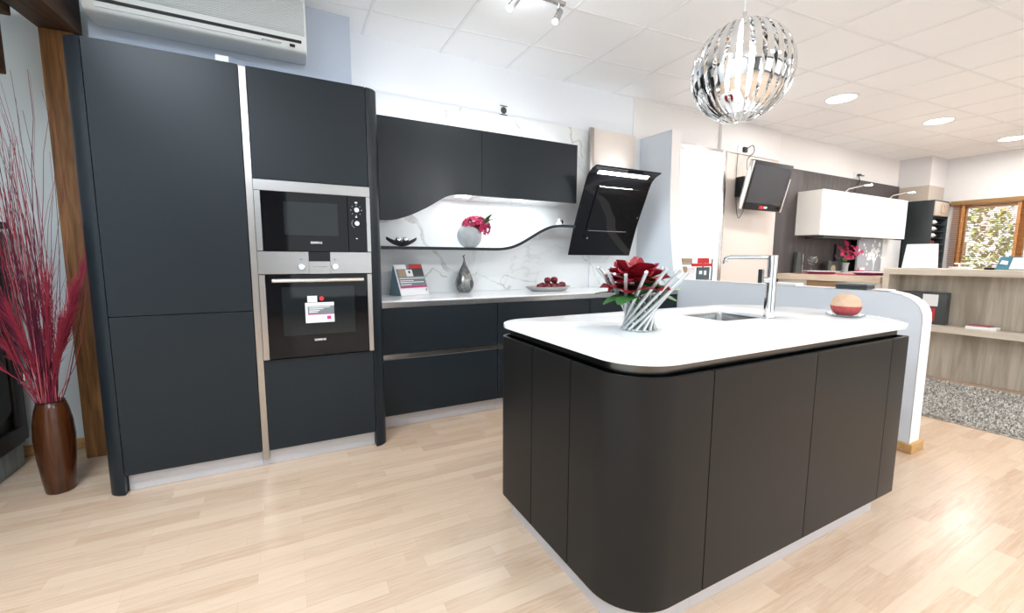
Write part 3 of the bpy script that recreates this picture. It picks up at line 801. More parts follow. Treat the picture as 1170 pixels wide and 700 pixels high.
for k, (az, tl_, ln, wd, mm) in enumerate(((-2.7, 1.45, .15, .08, 'leaf'), (-2.0, 1.0, .11, .08, 'leaf'), (-1.3, 1.15, .11, .08, 'leaf'), (-.45, 1.15, .17, .085, 'leaf_pale'), (-.1, 1.5, .20, .08, 'leaf_pale'), (1.2, 1.2, .14, .08, 'leaf'), (2.2, 1.3, .15, .085, 'leaf'), (3.0, 1.6, .14, .075, 'leaf'), (-.9, .75, .12, .085, 'leaf'), (-1.7, .6, .11, .09, 'leaf'), (-.2, .8, .13, .085, 'leaf'), (.3, 1.0, .16, .085, 'leaf_pale'))):
    bm = B(); leaf(bm, (rx + .012 * math.cos(az), ry + .012 * math.sin(az), 1.066 + .012 * (k % 3)), az, tl_, ln, wd); obj('leaf', bm, mm, ro, 80)

# ornament on the glass dish
gx, gy = 2.545, 1.135
gd = thing('glass_dish', 'flat clear glass dish under the two coloured ball on the island', 'dish', (gx, gy, .92))
bm = B(); lathe(bm, [(0, .0008), (.055, .0008), (.083, .010), (.085, .0125), (.082, .013), (.055, .0045), (0, .0045)], (gx, gy, .92), 36); obj('dish_body', bm, 'tint_glass', gd)
ob = thing('ornament_ball', 'ball ornament with a cream top and red lower half on the glass dish', 'ornament', (gx, gy, .925))
bm = B(); prof_b = [(0, .0)] + [(.066 * math.cos(a), .056 + .058 * math.sin(a)) for a in [math.radians(-62 + 62 * k / 8) for k in range(9)]]
lathe(bm, [(0, .0048), (.031, .0048)] + prof_b[1:], (gx, gy, .92), 32); obj('red_half', bm, 'red_ball', ob)
bm = B(); lathe(bm, [(.066, .056), (.0665, .062)] + [(.064 * math.cos(a), .062 + .058 * math.sin(a)) for a in [math.radians(5 + 85 * k / 9) for k in range(10)]], (gx, gy, .92), 32); obj('cream_half', bm, 'cream_ball', ob)

# ------------------------------------------------------------------ pendant lamp
px, py, pz, PR_ = 1.683, 1.196, 1.972, .192
pl = thing('pendant_lamp', 'globe pendant lamp of vertical chrome slats above the island', 'lamp', (px, py, pz))
NS = 28
def slat_mesh():
    bm = B(); n = 18; w = .0125; rows = []
    for i in range(n + 1):
        th = math.radians(7 + (156 - 7) * i / n); r = PR_ * math.sin(th); z = PR_ * math.cos(th)
        ww = w * max(.30, math.sin(th) ** .7); nx, nz = math.sin(th), math.cos(th)
        row = []
        for (s, d) in ((-1, 0), (0, .0012), (1, 0), (1, -.0014), (-1, -.0014)):
            row.append(bm.verts.new((r + nx * d, s * ww, z + nz * d)))
        rows.append(row)
    for a, b in zip(rows, rows[1:]):
        for k in range(5): bm.faces.new((a[k], a[(k + 1) % 5], b[(k + 1) % 5], b[k]))
    bm.faces.new(rows[0]); bm.faces.new(rows[-1][::-1]); bmesh.ops.recalc_face_normals(bm, faces=bm.faces[:])
    return bm
first = obj('slat', slat_mesh(), 'chrome', pl, 60, local=True)
for k in range(1, NS):
    o = first.copy(); COL.objects.link(o); o.parent = pl; o.rotation_euler = (0, 0, 2 * PI * k / NS)
bm = B(); lathe(bm, [(0, .201), (.026, .199), (.029, .193), (.029, .187), (.0, .187)], (px, py, pz), 24); lathe(bm, [(0, .232), (.008, .230), (.008, .20), (0, .20)], (px, py, pz), 16); obj('top_cap', bm, 'chrome', pl)
bm = B(); lathe(bm, [(.075, -.178), (.080, -.1775), (.081, -.1735), (.075, -.1735), (.075, -.178)], (px, py, pz), 24); obj('bottom_ring', bm, 'chrome', pl)
bm = B(); tube(bm, [(px, py, pz + .228), (px, py, ZC - .03)], .0028, 8); obj('cord', bm, 'white_plastic', pl)
bm = B(); lathe(bm, [(0, -.03), (.045, -.028), (.052, -.004), (.052, 0), (0, 0)], (px, py, ZC - .001), 28); obj('ceiling_rose', bm, 'chrome', pl)
bm = B(); lathe(bm, [(0, .07), (.02, .07), (.022, .03), (.018, .0), (0, .0)], (px, py, pz + .118), 20); obj('lampholder', bm, 'white_plastic', pl)
bm = B(); ball(bm, (px, py, pz + .055), .050, 24, (1, 1, 1.35)); obj('bulb', bm, 'bulb', pl)

# ------------------------------------------------------------------ ceiling lights
tb = thing('track_spotlight', 'steel ceiling spotlight bar with two cylinder heads', 'spotlight', (1.40, 2.51, ZC))
bm = B(); box(bm, 1.02, 1.70, 2.495, 2.525, ZC - .022, ZC - .0005, .002, 1); obj('bar', bm, 'steel', tb)
for i, (x, y) in enumerate(((1.655, 2.51), (1.34, 2.51))):
    bm = B(); tube(bm, [(x, y, ZC - .02), (x, y, ZC - .062)], .006, 10); tube(bm, [(x - .018, y, ZC - .058), (x + .012, y, ZC - .064)], .0065, 10)
    hd_ = obj('stem', bm, 'steel', tb)
    a = Vector((x + .010, y, ZC - .06)); d = Vector((-.10, -.06, -.155)).normalized() if i == 0 else Vector((-.12, -.04, -.155)).normalized()
    bm = B(); tube(bm, [a, a + d * .004, a + d * .118, a + d * .122], [.018, .021, .021, .020], 20); hh = obj('head', bm, 'steel', tb)
    bm = B(); tube(bm, [a + d * .1225, a + d * .1245], .0185, 18); obj('lens', bm, 'lamp', hh)
for k, (x, y, lab) in enumerate(((5.20, 2.535, 'round recessed ceiling light nearest to the pendant lamp'), (7.06, 2.365, 'middle one of the three round recessed ceiling lights'), (8.94, 2.20, 'round recessed ceiling light farthest right, nearest the window'))):
    d = thing('downlight', lab, 'ceiling light', (x, y, ZC), 'recessed ceiling lights')
    bm = B(); lathe(bm, [(.128, -.001), (.150, -.001), (.150, -.007), (.140, -.010), (.128, -.008), (.128, -.001)], (x, y, ZC), 36); obj('trim_ring', bm, 'white', d)
    bm = B(); lathe(bm, [(0, -.006), (.1275, -.006), (.1275, -.002), (0, -.002)], (x, y, ZC), 36); obj('diffuser', bm, 'lamp', d)

# ------------------------------------------------------------------ things along the splashback
so = thing('wall_socket', 'square wall socket high on the white wall above the wall cabinets', 'socket', (1.77, 3.56, 2.52), 'sockets high on the walls')
bm = B(); box(bm, 1.728, 1.812, 3.551, 3.5595, 2.478, 2.562, .003); obj('plate', bm, 'white_plastic', so)
bm = B(); lathe(bm, [(0, .006), (.026, .006), (.030, 0), (0, 0)], (1.77, 3.551, 2.52), 24, Matrix.Rotation(PI / 2, 4, 'X')); obj('outlet', bm, 'dark_grey', so)
bm = B(); box(bm, 1.735, 1.805, 3.549, 3.551, 2.553, 2.561); box(bm, 1.735, 1.805, 3.549, 3.551, 2.479, 2.487); obj('rim', bm, 'dark_grey', so)

# tent card
tc = thing('display_card', 'folded tent shaped display card beside the tall oven cabinet', 'card', (.86, 3.35, .918))
A0, A1 = Vector((.758, 3.275, .919)), Vector((1.012, 3.39, .919)); Wd = (A1 - A0); dn = Vector((-Wd.y, Wd.x, 0)).normalized()
T0, T1 = A0 + dn * .075 + Vector((-.012, 0, .243)), A1 + dn * .075 + Vector((-.012, 0, .243)); B0, B1 = A0 + dn * .15, A1 + dn * .15
def quad_board(bm, a, b, c, d, th):
    n = (b - a).cross(d - a).normalized() * th
    v = [bm.verts.new(p) for p in (a, b, c, d)] + [bm.verts.new(p + n) for p in (a, b, c, d)]
    for f in ((0, 1, 2, 3), (7, 6, 5, 4), (0, 4, 5, 1), (1, 5, 6, 2), (2, 6, 7, 3), (3, 7, 4, 0)): bm.faces.new([v[i] for i in f])
    bmesh.ops.recalc_face_normals(bm, faces=bm.faces[:])
bm = B(); quad_board(bm, A0, A1, T1, T0, -.002); obj('front_leaf', bm, 'paper', tc)
bm = B(); quad_board(bm, B0, B1, T1, T0, .002); obj('back_leaf', bm, 'blue_card', tc)
bm = B()
for p, q_ in ((A0, B0),): 
    quad_board(bm, A0 + Wd * .004, A0 + Wd * .01 + dn * .0, T0 + Wd * .01, T0 + Wd * .004, -.001)
v = [bm.verts.new(p) for p in (A0 + dn * .003, T0, B0 - dn * .003)]; bm.faces.new(v); obj('side_gusset', bm, 'blue_card', tc)
def patch(u0, u1, w0, w1, m, lift=.0008):
    bm = B(); up = (T0 - A0)
    f = lambda u, w: A0 + Wd * u + up * w - dn * lift
    quad_board(bm, f(u0, w0), f(u1, w0), f(u1, w1), f(u0, w1), .0005); return bm
for (u0, u1, w0, w1, m, l) in ((.04, .985, .26, .985, 'grey_print', .0028), (.50, .97, .86, .98, 'red', .0036), (.46, .97, .60, .86, 'dark_grey', .0036), (.04, .40, .84, .98, 'paper', .0036), (.10, .36, .60, .82, 'tan_print', .0036), (.35, .58, .60, .82, 'paper', .0044), (.44, .50, .70, .78, 'ink', .0050), (.04, .985, .235, .285, 'magenta_print', .0040), (.91, .94, .12, .19, 'ink', .0036)):
    obj('print', patch(u0, u1, w0, w1, m, l), m, tc)
bm = B()
for (u1, w) in ((.96, .53), (.55, .455), (.90, .40), (.45, .33)): merge(bm, patch(.08, u1, w, w + .025, 'paper', .0036))
obj('print_lines', bm, 'paper', tc)

# pear shaped silver vase
pv = thing('pear_ornament', 'pear shaped hammered silver ornament on the back worktop', 'ornament', (1.335, 3.43, .918))
bm = B(); lathe(bm, [(0, 0), (.040, .0005), (.058, .012), (.076, .045), (.080, .078), (.072, .118), (.053, .165), (.033, .208), (.017, .238), (.009, .262), (.007, .275), (0, .276)], (1.335, 3.43, .918), 32); obj('body', bm, 'silver', pv)
bm = B(); tube(bm, [(1.335, 3.43, 1.190), (1.333, 3.43, 1.212), (1.326, 3.43, 1.226), (1.340, 3.43, 1.235)], [.006, .005, .006, .004], 8); obj('stalk', bm, 'dark_grey', pv)
bm = B(); ball(bm, (1.376, 3.366, .995), .030, 16, (.8, .35, 1.15), Matrix.Rotation(.5, 4, 'Z')); obj('side_opening', bm, 'dark_grey', pv)

# dish of red fruit
dx, dy = 2.10, 3.29
bm = B(); lathe(bm, [(0, .001), (.165, .001), (.198, .016), (.224, .036), (.227, .042), (.216, .040), (.19, .022), (.15, .010), (0, .008)], (0, 0, 0), 40, Matrix.Diagonal((1, .62, 1, 1)))
o = obj('fruit_dish', bm, 'dishgrey'); o.location = (dx, dy, .918); tag(o, 'shallow grey oval dish with red fruit on the back worktop', 'dish')
fr0 = None
spots = [(-.105, -.02, 0, 'leftmost fruit in the grey dish'), (-.045, -.05, 0, 'second fruit from the left at the front of the grey dish'), (-.04, .035, 0, 'fruit at the back left of the grey dish'), (.02, -.045, 0, 'fruit in the middle at the front of the grey dish'),
         (.03, .04, 0, 'fruit in the middle at the back of the grey dish'), (.085, -.035, 0, 'second fruit from the right at the front of the grey dish'), (.095, .03, 0, 'fruit at the back right of the grey dish'), (.150, .0, .006, 'rightmost fruit in the grey dish'),
         (-.012, -.002, .054, 'left one of the two fruits on top of the heap'), (.062, .0, .054, 'right one of the two fruits on top of the heap')]
for k, (a, b, dz, lab) in enumerate(spots):
    if fr0 is None:
        fr0 = thing('red_fruit', 'dark red glossy ' + lab, 'fruit', (dx + a, dy + b, .9275 + dz), 'red fruit in the dish')
        bm = B(); lathe(bm, [(0, .004), (.012, .001), (.024, .008), (.033, .026), (.033, .040), (.025, .055), (.012, .0605), (.004, .057), (0, .055)], (0, 0, 0), 22); obj('flesh', bm, 'fruit', fr0, 60, local=True)
        bm = B(); tube(bm, [(0, 0, .054), (.003, .001, .068)], .0016, 6); obj('stem', bm, 'boxwood', fr0, local=True)
        f = fr0
    else:
        f = copy_tree(fr0); f.location = (dx + a, dy + b, .9275 + dz); f['label'] = 'dark red glossy ' + lab
    s = .93 + .13 * ((k * 7) % 5) / 5; f.scale = (s, s, s); f.rotation_euler = (0, 0, k * 1.3)

# on the wave shelf
SH = 1.2965
bx = thing('boat_bowl', 'dark boat shaped bowl at the left end of the wave shelf', 'bowl', (.79, 3.36, SH))
bm = B(); t = B(); n, m_ = 20, 8; rows = []
for i in range(n + 1):
    u = i / n * 2 - 1; w = .062 * (1 - u * u) ** .6 + .001; zb = .004 + .050 * abs(u) ** 2.2
    rows.append([t.verts.new((.79 + .118 * u, 3.36 + w * (j / m_ * 2 - 1), SH + zb + (.054 + .0 - zb * .35) * abs(j / m_ * 2 - 1) ** 2 * .62)) for j in range(m_ + 1)])
for a, b in zip(rows, rows[1:]):
    for j in range(m_): t.faces.new((a[j], a[j + 1], b[j + 1], b[j]))
r = bmesh.ops.solidify(t, geom=t.faces[:], thickness=.004); merge(bm, t); obj('hull', bm, 'dark_grey', bx)
for k, (ox, oz, r, lab) in enumerate(((-.026, .024, .026, 'left'), (.028, .024, .027, 'right'))):
    bm = B(); ball(bm, (.79 + ox, 3.36, SH + oz + r), r, 20)
    single('silver_ball', bm, 'mirror_ball', lab + ' one of the two silver balls in the boat shaped bowl', 'ornament', (.79 + ox, 3.36, SH + oz), 'silver balls on the wave shelf')
px_, py_ = 1.352, 3.345
pot = thing('tilted_planter', 'round grey stone planter with a slanted mouth on the wave shelf', 'planter', (px_, py_, SH))
bm = B(); R = .104; tlt = Matrix.Rotation(.42, 4, 'Y') 
lathe(bm, [(R * math.sin(a), -R * math.cos(a)) for a in [PI * .70 * k / 14 for k in range(15)]] + [(R * .72, R * .50), (R * .66, R * .40), (R * .4, R * .1), (0, 0)], (px_, py_, SH + .099), 32, tlt)
for v in bm.verts:
    if v.co.z < SH + .0005: v.co.z = SH + .0005
obj('bowl', bm, 'stone', pot)
fb = thing('silk_flower_bunch', 'bright pink flower bunch filling the tilted stone planter', 'flowers', (px_ + .04, py_, SH + .15))
rnd = random.Random(11)
fc = Vector((px_ + .050, py_ - .015, SH + .168)); ax = Vector((.42, -.1, .9)).normalized()
def blossom(bm, c, nrm, r):
    u, w = frame_of(nrm)
    for k in range(5):
        a = 2 * PI * k / 5
        d = (u * math.cos(a) + w * math.sin(a)); e = (u * math.cos(a + PI / 2) + w * math.sin(a + PI / 2))
        vs = [bm.verts.new(p) for p in (c, c + d * r * .55 + e * r * .36 + nrm * r * .2, c + d * r + nrm * r * .28, c + d * r * .55 - e * r * .36 + nrm * r * .2)]
        bm.faces.new(vs)
    ball(bm, c + nrm * r * .08, r * .14, 6)
for k in range(72):
    th = math.acos(rnd.uniform(-.15, 1)); ph = rnd.uniform(0, 2 * PI); u, w = frame_of(ax)
    d = ax * math.cos(th) + (u * math.cos(ph) + w * math.sin(ph)) * math.sin(th)
    c = fc + Vector((d.x * .118, d.y * .09, d.z * .085)); bm = B(); blossom(bm, c, d, rnd.uniform(.022, .033)); obj('blossom', bm, ('pink', 'pink_deep', 'pink')[k % 3], fb, 80)
bm = B(); ball(bm, tuple(fc), .058, 16, (1.15, .8, .85)); obj('flower_core', bm, 'rose', fb)
for (az, tl_, ln) in ((.3, .5, .11), (-.6, .9, .12), (.0, 1.2, .12), (-1.6, 1.0, .10), (-1.0, .5, .10)):
    bm = B(); leaf(bm, tuple(fc + Vector((.05, -.06, .03))), az, tl_, ln, .055); obj('leaf', bm, 'leaf', fb, 80)
bm = B(); ball(bm, (2.258, 3.36, 1.5095 + .036), .036, 24)
single('silver_ball', bm, 'mirror_ball', 'single silver ball on the raised right end of the wave shelf', 'ornament', (2.258, 3.36, 1.5095), 'silver balls on the wave shelf')

# ------------------------------------------------------------------ left side: post, beams, cabinet, vase
bm = B(); box(bm, -1.133, -.99, 3.35, 3.49, 0.001, 2.44, .006, 2)
single('timber_post', bm, 'postwood', 'upright orange brown timber post left of the tall black cabinet', 'post', (-1.06, 3.42, 0))
bm = B(); prism(bm, [(3.40, 2.446), (3.40, 2.66), (1.70, 2.52), (1.70, 2.306)], 'x', -1.145, -.965, .008, 2)
single('timber_beam', bm, 'beamwood', 'dark brown timber beam resting on top of the post', 'beam', (-1.06, 2.5, 2.44))
bm = B(); prism(bm, [(3.22, 2.418), (3.22, 2.60), (1.9, 2.47), (1.9, 2.288)], 'x', -1.42, -1.178, .008, 2)
single('timber_beam', bm, 'beamwood', 'second dark beam in the top left corner of the photo', 'beam', (-1.30, 2.6, 2.4))
bm = B(); box(bm, -1.37, -1.213, 3.10, 3.20, 2.122, 2.405, .006)
single('timber_brace', bm, 'beamwood', 'short timber brace below the second beam at the left edge', 'brace', (-1.29, 3.15, 2.12))

an = thing('antique_cabinet', 'dark carved antique cabinet at the left edge behind the grass vase', 'cabinet', (-1.68, 2.95, 0))
AXF = -1.40
bm = B(); box(bm, -1.93, AXF - .012, 2.25, 3.44, .135, 1.36, .006); obj('body', bm, 'antique', an)
bm = B(); box(bm, -1.93, AXF - .022, 2.26, 3.43, .001, .134, .004); obj('base', bm, 'antique_base', an)
bm = B(); box(bm, -1.94, AXF + .02, 2.22, 3.46, 1.361, 1.40, .008); obj('top', bm, 'antique', an)
for (y0, y1) in ((2.27, 2.845), (2.85, 3.425)):
    bm = B()
    box(bm, AXF - .0115, AXF + .010, y0, y1, .16, .25, .004); box(bm, AXF - .0115, AXF + .010, y0, y1, 1.25, 1.345, .004)
    box(bm, AXF - .0115, AXF + .010, y0, y0 + .09, .25, 1.25, .004); box(bm, AXF - .0115, AXF + .010, y1 - .09, y1, .25, 1.25, .004)
    cy_ = (y0 + y1) / 2
    prism(bm, [(y0 + .12, .36), (cy_, .28), (y1 - .12, .36), (y1 - .12, 1.10), (cy_, 1.20), (y0 + .12, 1.10)], 'x', AXF - .0115, AXF + .006, .006, 2)
    dd = obj('door', bm, 'antique', an)
    yh = y1 - .045 if y0 < 2.5 else y0 + .045
bm = B(); tube(bm, [(AXF + .010, 3.385, .56), (AXF + .035, 3.385, .565), (AXF + .035, 3.385, .50), (AXF + .010, 3.385, .495)], .006, 8); obj('handle', bm, 'chrome_soft', dd)

gvx, gvy = -1.107, 2.95
vs_ = thing('floor_vase', 'tall brown lacquered wooden floor vase beside the tall cabinet', 'vase', (gvx, gvy, 0))
bm = B(); lathe(bm, [(0, .001), (.050, .001), (.056, .008), (.064, .08), (.074, .20), (.078, .29), (.074, .37), (.063, .44), (.054, .474), (.050, .480), (.044, .478), (.050, .44), (.055, .35), (0, .33)], (gvx, gvy, 0), 36); obj('body', bm, 'vase_wood', vs_)
bm = B(); lathe(bm, [(.0525, .477), (.054, .481), (.050, .4835), (.0455, .481), (.0465, .477)], (gvx, gvy, 0), 36); obj('rim', bm, 'black_plastic', vs_)
gb = thing('dried_grass_bunch', 'tall crimson dried grass bunch standing in the brown floor vase', 'dried grass', (gvx, gvy, .34))
rnd = random.Random(5)
for k in range(98):
    az = rnd.uniform(0, 2 * PI); sp = abs(rnd.gauss(0, .115)); h = rnd.uniform(1.15, 1.78) if k % 3 else rnd.uniform(.8, 1.2)
    lean = -.055 * (h / 1.5)
    tip = Vector((gvx + lean + sp * math.cos(az) * 1.15, gvy + min(.5, sp * math.sin(az) * .8), .34 + h))
    tip.x = max(tip.x, -1.33)
    b = Vector((gvx + rnd.uniform(-.024, .024), gvy + rnd.uniform(-.024, .024), .345)); bend = Vector((rnd.gauss(0, .030), rnd.gauss(0, .02), 0))
    pts = []
    for i in range(9):
        u = i / 8; p = b.lerp(tip, u); spread = (u ** 1.4 - u) * .6
        p += bend * math.sin(PI * u) + Vector((tip.x - b.x, tip.y - b.y, 0)) * spread
        if u > .8: p += Vector((rnd.gauss(0, .010), rnd.gauss(0, .006), 0))
        if p.z > .42 and p.z < .52:
            r_ = Vector((p.x - gvx, p.y - gvy, 0))
            if r_.length > .038: p = Vector((gvx, gvy, p.z)) + r_.normalized() * .038
        p.x = max(p.x, -1.365); pts.append(p)
    r0 = rnd.uniform(.0018, .0033)
    bm = B(); tube(bm, pts, [r0 * (1 - .75 * i / 8) for i in range(9)], 5)
    obj('stem', bm, ('crimson', 'crimson', 'crimson_pale', 'crimson_dark')[k % 4], gb, 80)
def plume(p0, p1, side, n, ln):
    bm = B(); p0, p1 = Vector(p0), Vector(p1)
    for k in range(n):
        u = rnd.uniform(.08, 1); b = p0.lerp(p1, u) ; d = (p1 - p0).normalized() + Vector((rnd.gauss(0, .13), rnd.gauss(0, .12), rnd.gauss(0, .08))) + Vector((0, 0, .05))
        d.normalize(); l = ln * rnd.uniform(.5, 1.1); m2 = b + d * l * .55 + Vector((0, 0, -.004)); e = b + d * l + Vector((rnd.gauss(0, .006), 0, -.02 * rnd.random()))
        tube(bm, [b, m2, e], [.0012, .0011, .0004], 3, False)
    tube(bm, [p0, p0.lerp(p1, .5) , p1], [.003, .0025, .001], 5)
    return bm
mouth = Vector((gvx, gvy, .49))
for k, (tx, ty, tz, s0, n, ln, mm) in enumerate(((-.205, -.02, .95, .28, 240, .13, 'crimson'), (-.235, -.12, .83, .40, 200, .12, 'crimson'), (-.13, -.05, 1.05, .22, 220, .15, 'crimson_dark'), (.155, -.08, 1.03, .30, 260, .14, 'crimson'), (.115, -.12, .88, .25, 240, .13, 'crimson'),
                                               (.060, -.06, 1.06, .22, 150, .20, 'crimson'), (.00, -.08, 1.02, .2, 110, .20, 'crimson_dark'), (.165, .02, 1.12, .30, 170, .18, 'crimson'), (-.06, -.09, .92, .2, 120, .18, 'crimson'))):
    tip = Vector((gvx + tx, gvy + ty, tz)); bm = plume(mouth.lerp(tip, s0), tip, 0, n, ln); 
    tube(bm, [mouth + Vector((tx * .06, 0, -.10)), mouth + Vector((tx * .10, 0, 0)), mouth.lerp(tip, s0)], .0026, 5)
    for v in bm.verts: v.co.x = max(v.co.x, -1.365)
    obj('plume', bm, mm, gb, 80)

# ------------------------------------------------------------------ on and behind the partition
PT = 1.0115
bm = B(); box(bm, 3.42, 3.53, 1.87, 2.075, PT, PT + .016, .001, 1)
single('white_leaflet', bm, 'paper', 'white leaflet lying on the partition top behind the tap', 'leaflet', (3.5, 1.97, PT))
mg = thing('dark_magazine', 'dark grey magazine stack on the partition top behind the ball', 'magazine', (3.5, 1.50, PT))
bm = B(); box(bm, 3.42, 3.53, 1.415, 1.600, PT, PT + .026, .002, 1); obj('pages', bm, 'dark_grey', mg)
bm = B(); box(bm, 3.42, 3.53, 1.412, 1.603, PT + .0265, PT + .038, .002, 1); obj('cover', bm, 'grey_print', mg)
bm = B(); box(bm, 3.425, 3.53, 1.30, 1.385, PT, PT + .008, .001, 1)
single('paper_slip', bm, 'paper', 'small pale paper slip beside the dark magazine stack', 'paper', (3.5, 1.34, PT))

br = thing('brochure_rack', 'brochure rack standing before the bright glazed opening', 'rack', (4.1, 3.25, 0))
bm = B()
for x in (3.80, 4.31): tube(bm, [(x, 3.28, .001), (x, 3.28, 1.215)], .009, 8); tube(bm, [(x, 3.40, .001), (x, 3.40, 1.215)], .009, 8)
for z in (.30, .75, .965, 1.15): box(bm, 3.80, 4.31, 3.275, 3.405, z, z + .012)
obj('frame', bm, 'dark_grey', br)
for (x0, x1, z0, z1, y, m, lab) in ((3.825, 3.93, 1.0, 1.13, 3.30, 'tan_print', 'tan brochure at the left of the brochure rack'), (3.93, 4.06, .98, 1.115, 3.30, 'paper', 'white brochure at the middle of the rack'), (4.08, 4.29, .98, 1.12, 3.29, 'dusk', 'dark teal brochure with white squares at the right of the rack'),
                                    (4.12, 4.30, 1.165, 1.225, 3.31, 'red', 'red folder on top of the brochure rack'), (3.86, 4.02, 1.165, 1.22, 3.31, 'tan_print', 'tan folder on top of the brochure rack')):
    bm = B(); box(bm, x0, x1, y, y + .02, z0, z1, .002, 1)
    o = single('brochure', bm, m, lab, 'brochure', ((x0 + x1) / 2, y, z0), 'brochures in the rack')
    if m == 'dusk':
        bm = B(); box(bm, x0 + .03, x0 + .08, y - .002, y, z0 + .06, z0 + .10); box(bm, x0 + .11, x0 + .15, y - .002, y, z0 + .05, z0 + .10); obj('print', bm, 'paper', o)
bm = B(); box(bm, 3.96, 4.31, 3.27, 3.28, 1.125, 1.165, .001, 1); obj('shelf_edge', bm, 'red', br)

# television on its bracket
tv = thing('television', 'old flat television tilted down on the beige wall panel', 'television', (5.2, 3.35, 2.06))
tm = Matrix.Translation((5.235, 3.27, 2.085)) @ Matrix.Rotation(math.radians(14), 4, 'X') @ Matrix.Rotation(math.radians(-2), 4, 'Z')
W2, H2 = .375, .285
bm = B(); box(bm, -W2, W2, 0, .055, -H2, H2, .010, 2, tm); obj('casing', bm, 'black_plastic', tv)
bm = B(); box(bm, -W2 + .05, W2 - .045, -.003, .001, -H2 + .085, H2 - .05, .001, 1, tm); obj('screen', bm, 'tv_screen', tv)
bm = B(); box(bm, -W2 + .05, W2 - .04, -.004, .001, -H2 + .015, -H2 + .07, .001, 1, tm); obj('speaker_bar', bm, 'black_glass', tv)
bm = B(); box(bm, -W2 - .010, -W2 + .012, -.006, .05, -H2, H2 - .01, .004, 2, tm); obj('side_trim', bm, 'chrome_soft', tv); bm = B(); box(bm, W2 - .012, W2 + .010, -.006, .05, -H2 + .0, H2 - .16, .004, 2, tm); obj('side_trim', bm, 'chrome_soft', tv)
bm = B(); box(bm, -.06, .02, -.006, -.003, -H2 + .022, -H2 + .06, 0, 1, tm); obj('standby_label', bm, 'red', tv)
bm = B(); box(bm, .03, .09, -.006, -.003, -H2 + .03, -H2 + .055, 0, 1, tm); obj('logo_patch', bm, 'paper', tv)
bm = B(); box(bm, 4.98, 5.06, 3.42, 3.5295, 1.98, 2.22, .004); box(bm, 5.0, 5.3, 3.34, 3.44, 2.05, 2.15, .004); obj('wall_bracket', bm, 'black_plastic', tv)
bm = B(); tube(bm, smooth_curve([(5.14, 3.50, 2.58), (5.20, 3.48, 2.62), (5.24, 3.48, 2.58), (5.22, 3.48, 2.52), (5.15, 3.46, 2.49), (5.06, 3.44, 2.42), (5.03, 3.42, 2.30)], 5), .005, 6); tube(bm, smooth_curve([(4.98, 3.515, 2.50), (4.97, 3.515, 2.2), (4.99, 3.50, 1.85), (5.02, 3.48, 1.72), (5.06, 3.44, 1.84)], 5), .004, 6); obj('cable', bm, 'dark_grey', tv)
s2 = thing('wall_socket', 'white wall socket with a black plug above the television', 'socket', (5.04, 3.51, 2.55), 'sockets high on the walls')
bm = B(); box(bm, 4.96, 5.04, 3.502, 3.5145, 2.51, 2.60, .003); obj('plate', bm, 'white_plastic', s2)
bm = B(); box(bm, 5.06, 5.13, 3.49, 3.5145, 2.53, 2.59, .004); obj('plug', bm, 'black_plastic', s2)

# ------------------------------------------------------------------ far kitchen
fw = thing('wall_cabinet', 'cream white glossy wall cabinet of the far kitchen', 'cabinet', (7.6, 3.36, 1.54))
bm = B(); box(bm, 6.33, 8.78, 3.222, 3.524, 1.545, 2.14, .002, 1); obj('carcass', bm, 'off_white_front', fw)
bm = B(); box(bm, 6.33, 8.78, 3.20, 3.2215, 1.540, 2.142, .002, 1); obj('flap', bm, 'white', fw)
bm = B(); box(bm, 6.55, 7.55, 3.26, 3.50, 1.505, 1.5445, .004); obj('extractor', bm, 'dark_grey', fw)
for (x, lab) in ((7.02, 'left clip lamp on top of the far white cabinet'), (8.33, 'right clip lamp on top of the far white cabinet')):
    c = thing('cabinet_lamp', lab, 'lamp', (x, 3.24, 2.143), 'clip lamps above the far cabinet')
    bm = B(); tube(bm, [(x, 3.28, 2.1435), (x + .03, 3.24, 2.20), (x + .10, 3.08, 2.235)], .009, 8); obj('arm', bm, 'chrome_soft', c)
    bm = B(); box(bm, x + .085, x + .165, 3.01, 3.09, 2.228, 2.246, .005); hh = obj('head', bm, 'chrome_soft', c)
    bm = B(); box(bm, x + .092, x + .158, 3.017, 3.083, 2.2255, 2.2277); obj('lens', bm, 'lamp', hh)
s3 = thing('wall_socket', 'white socket with a hanging wire above the far white cabinet', 'socket', (7.9, 3.55, 2.5), 'sockets high on the walls')
bm = B(); box(bm, 7.83, 7.91, 3.540, 3.553, 2.47, 2.55, .003); obj('plate', bm, 'white_plastic', s3)
bm = B(); box(bm, 7.90, 7.96, 3.50, 3.539, 2.50, 2.53, .003); box(bm, 7.96, 8.06, 3.51, 3.53, 2.508, 2.522, .002); obj('plug', bm, 'dark_grey', s3)
bm = B(); tube(bm, smooth_curve([(7.89, 3.515, 2.50), (7.94, 3.515, 2.42), (7.84, 3.515, 2.30), (7.78, 3.50, 2.145)], 5), .006, 6); obj('wire', bm, 'dark_grey', s3)

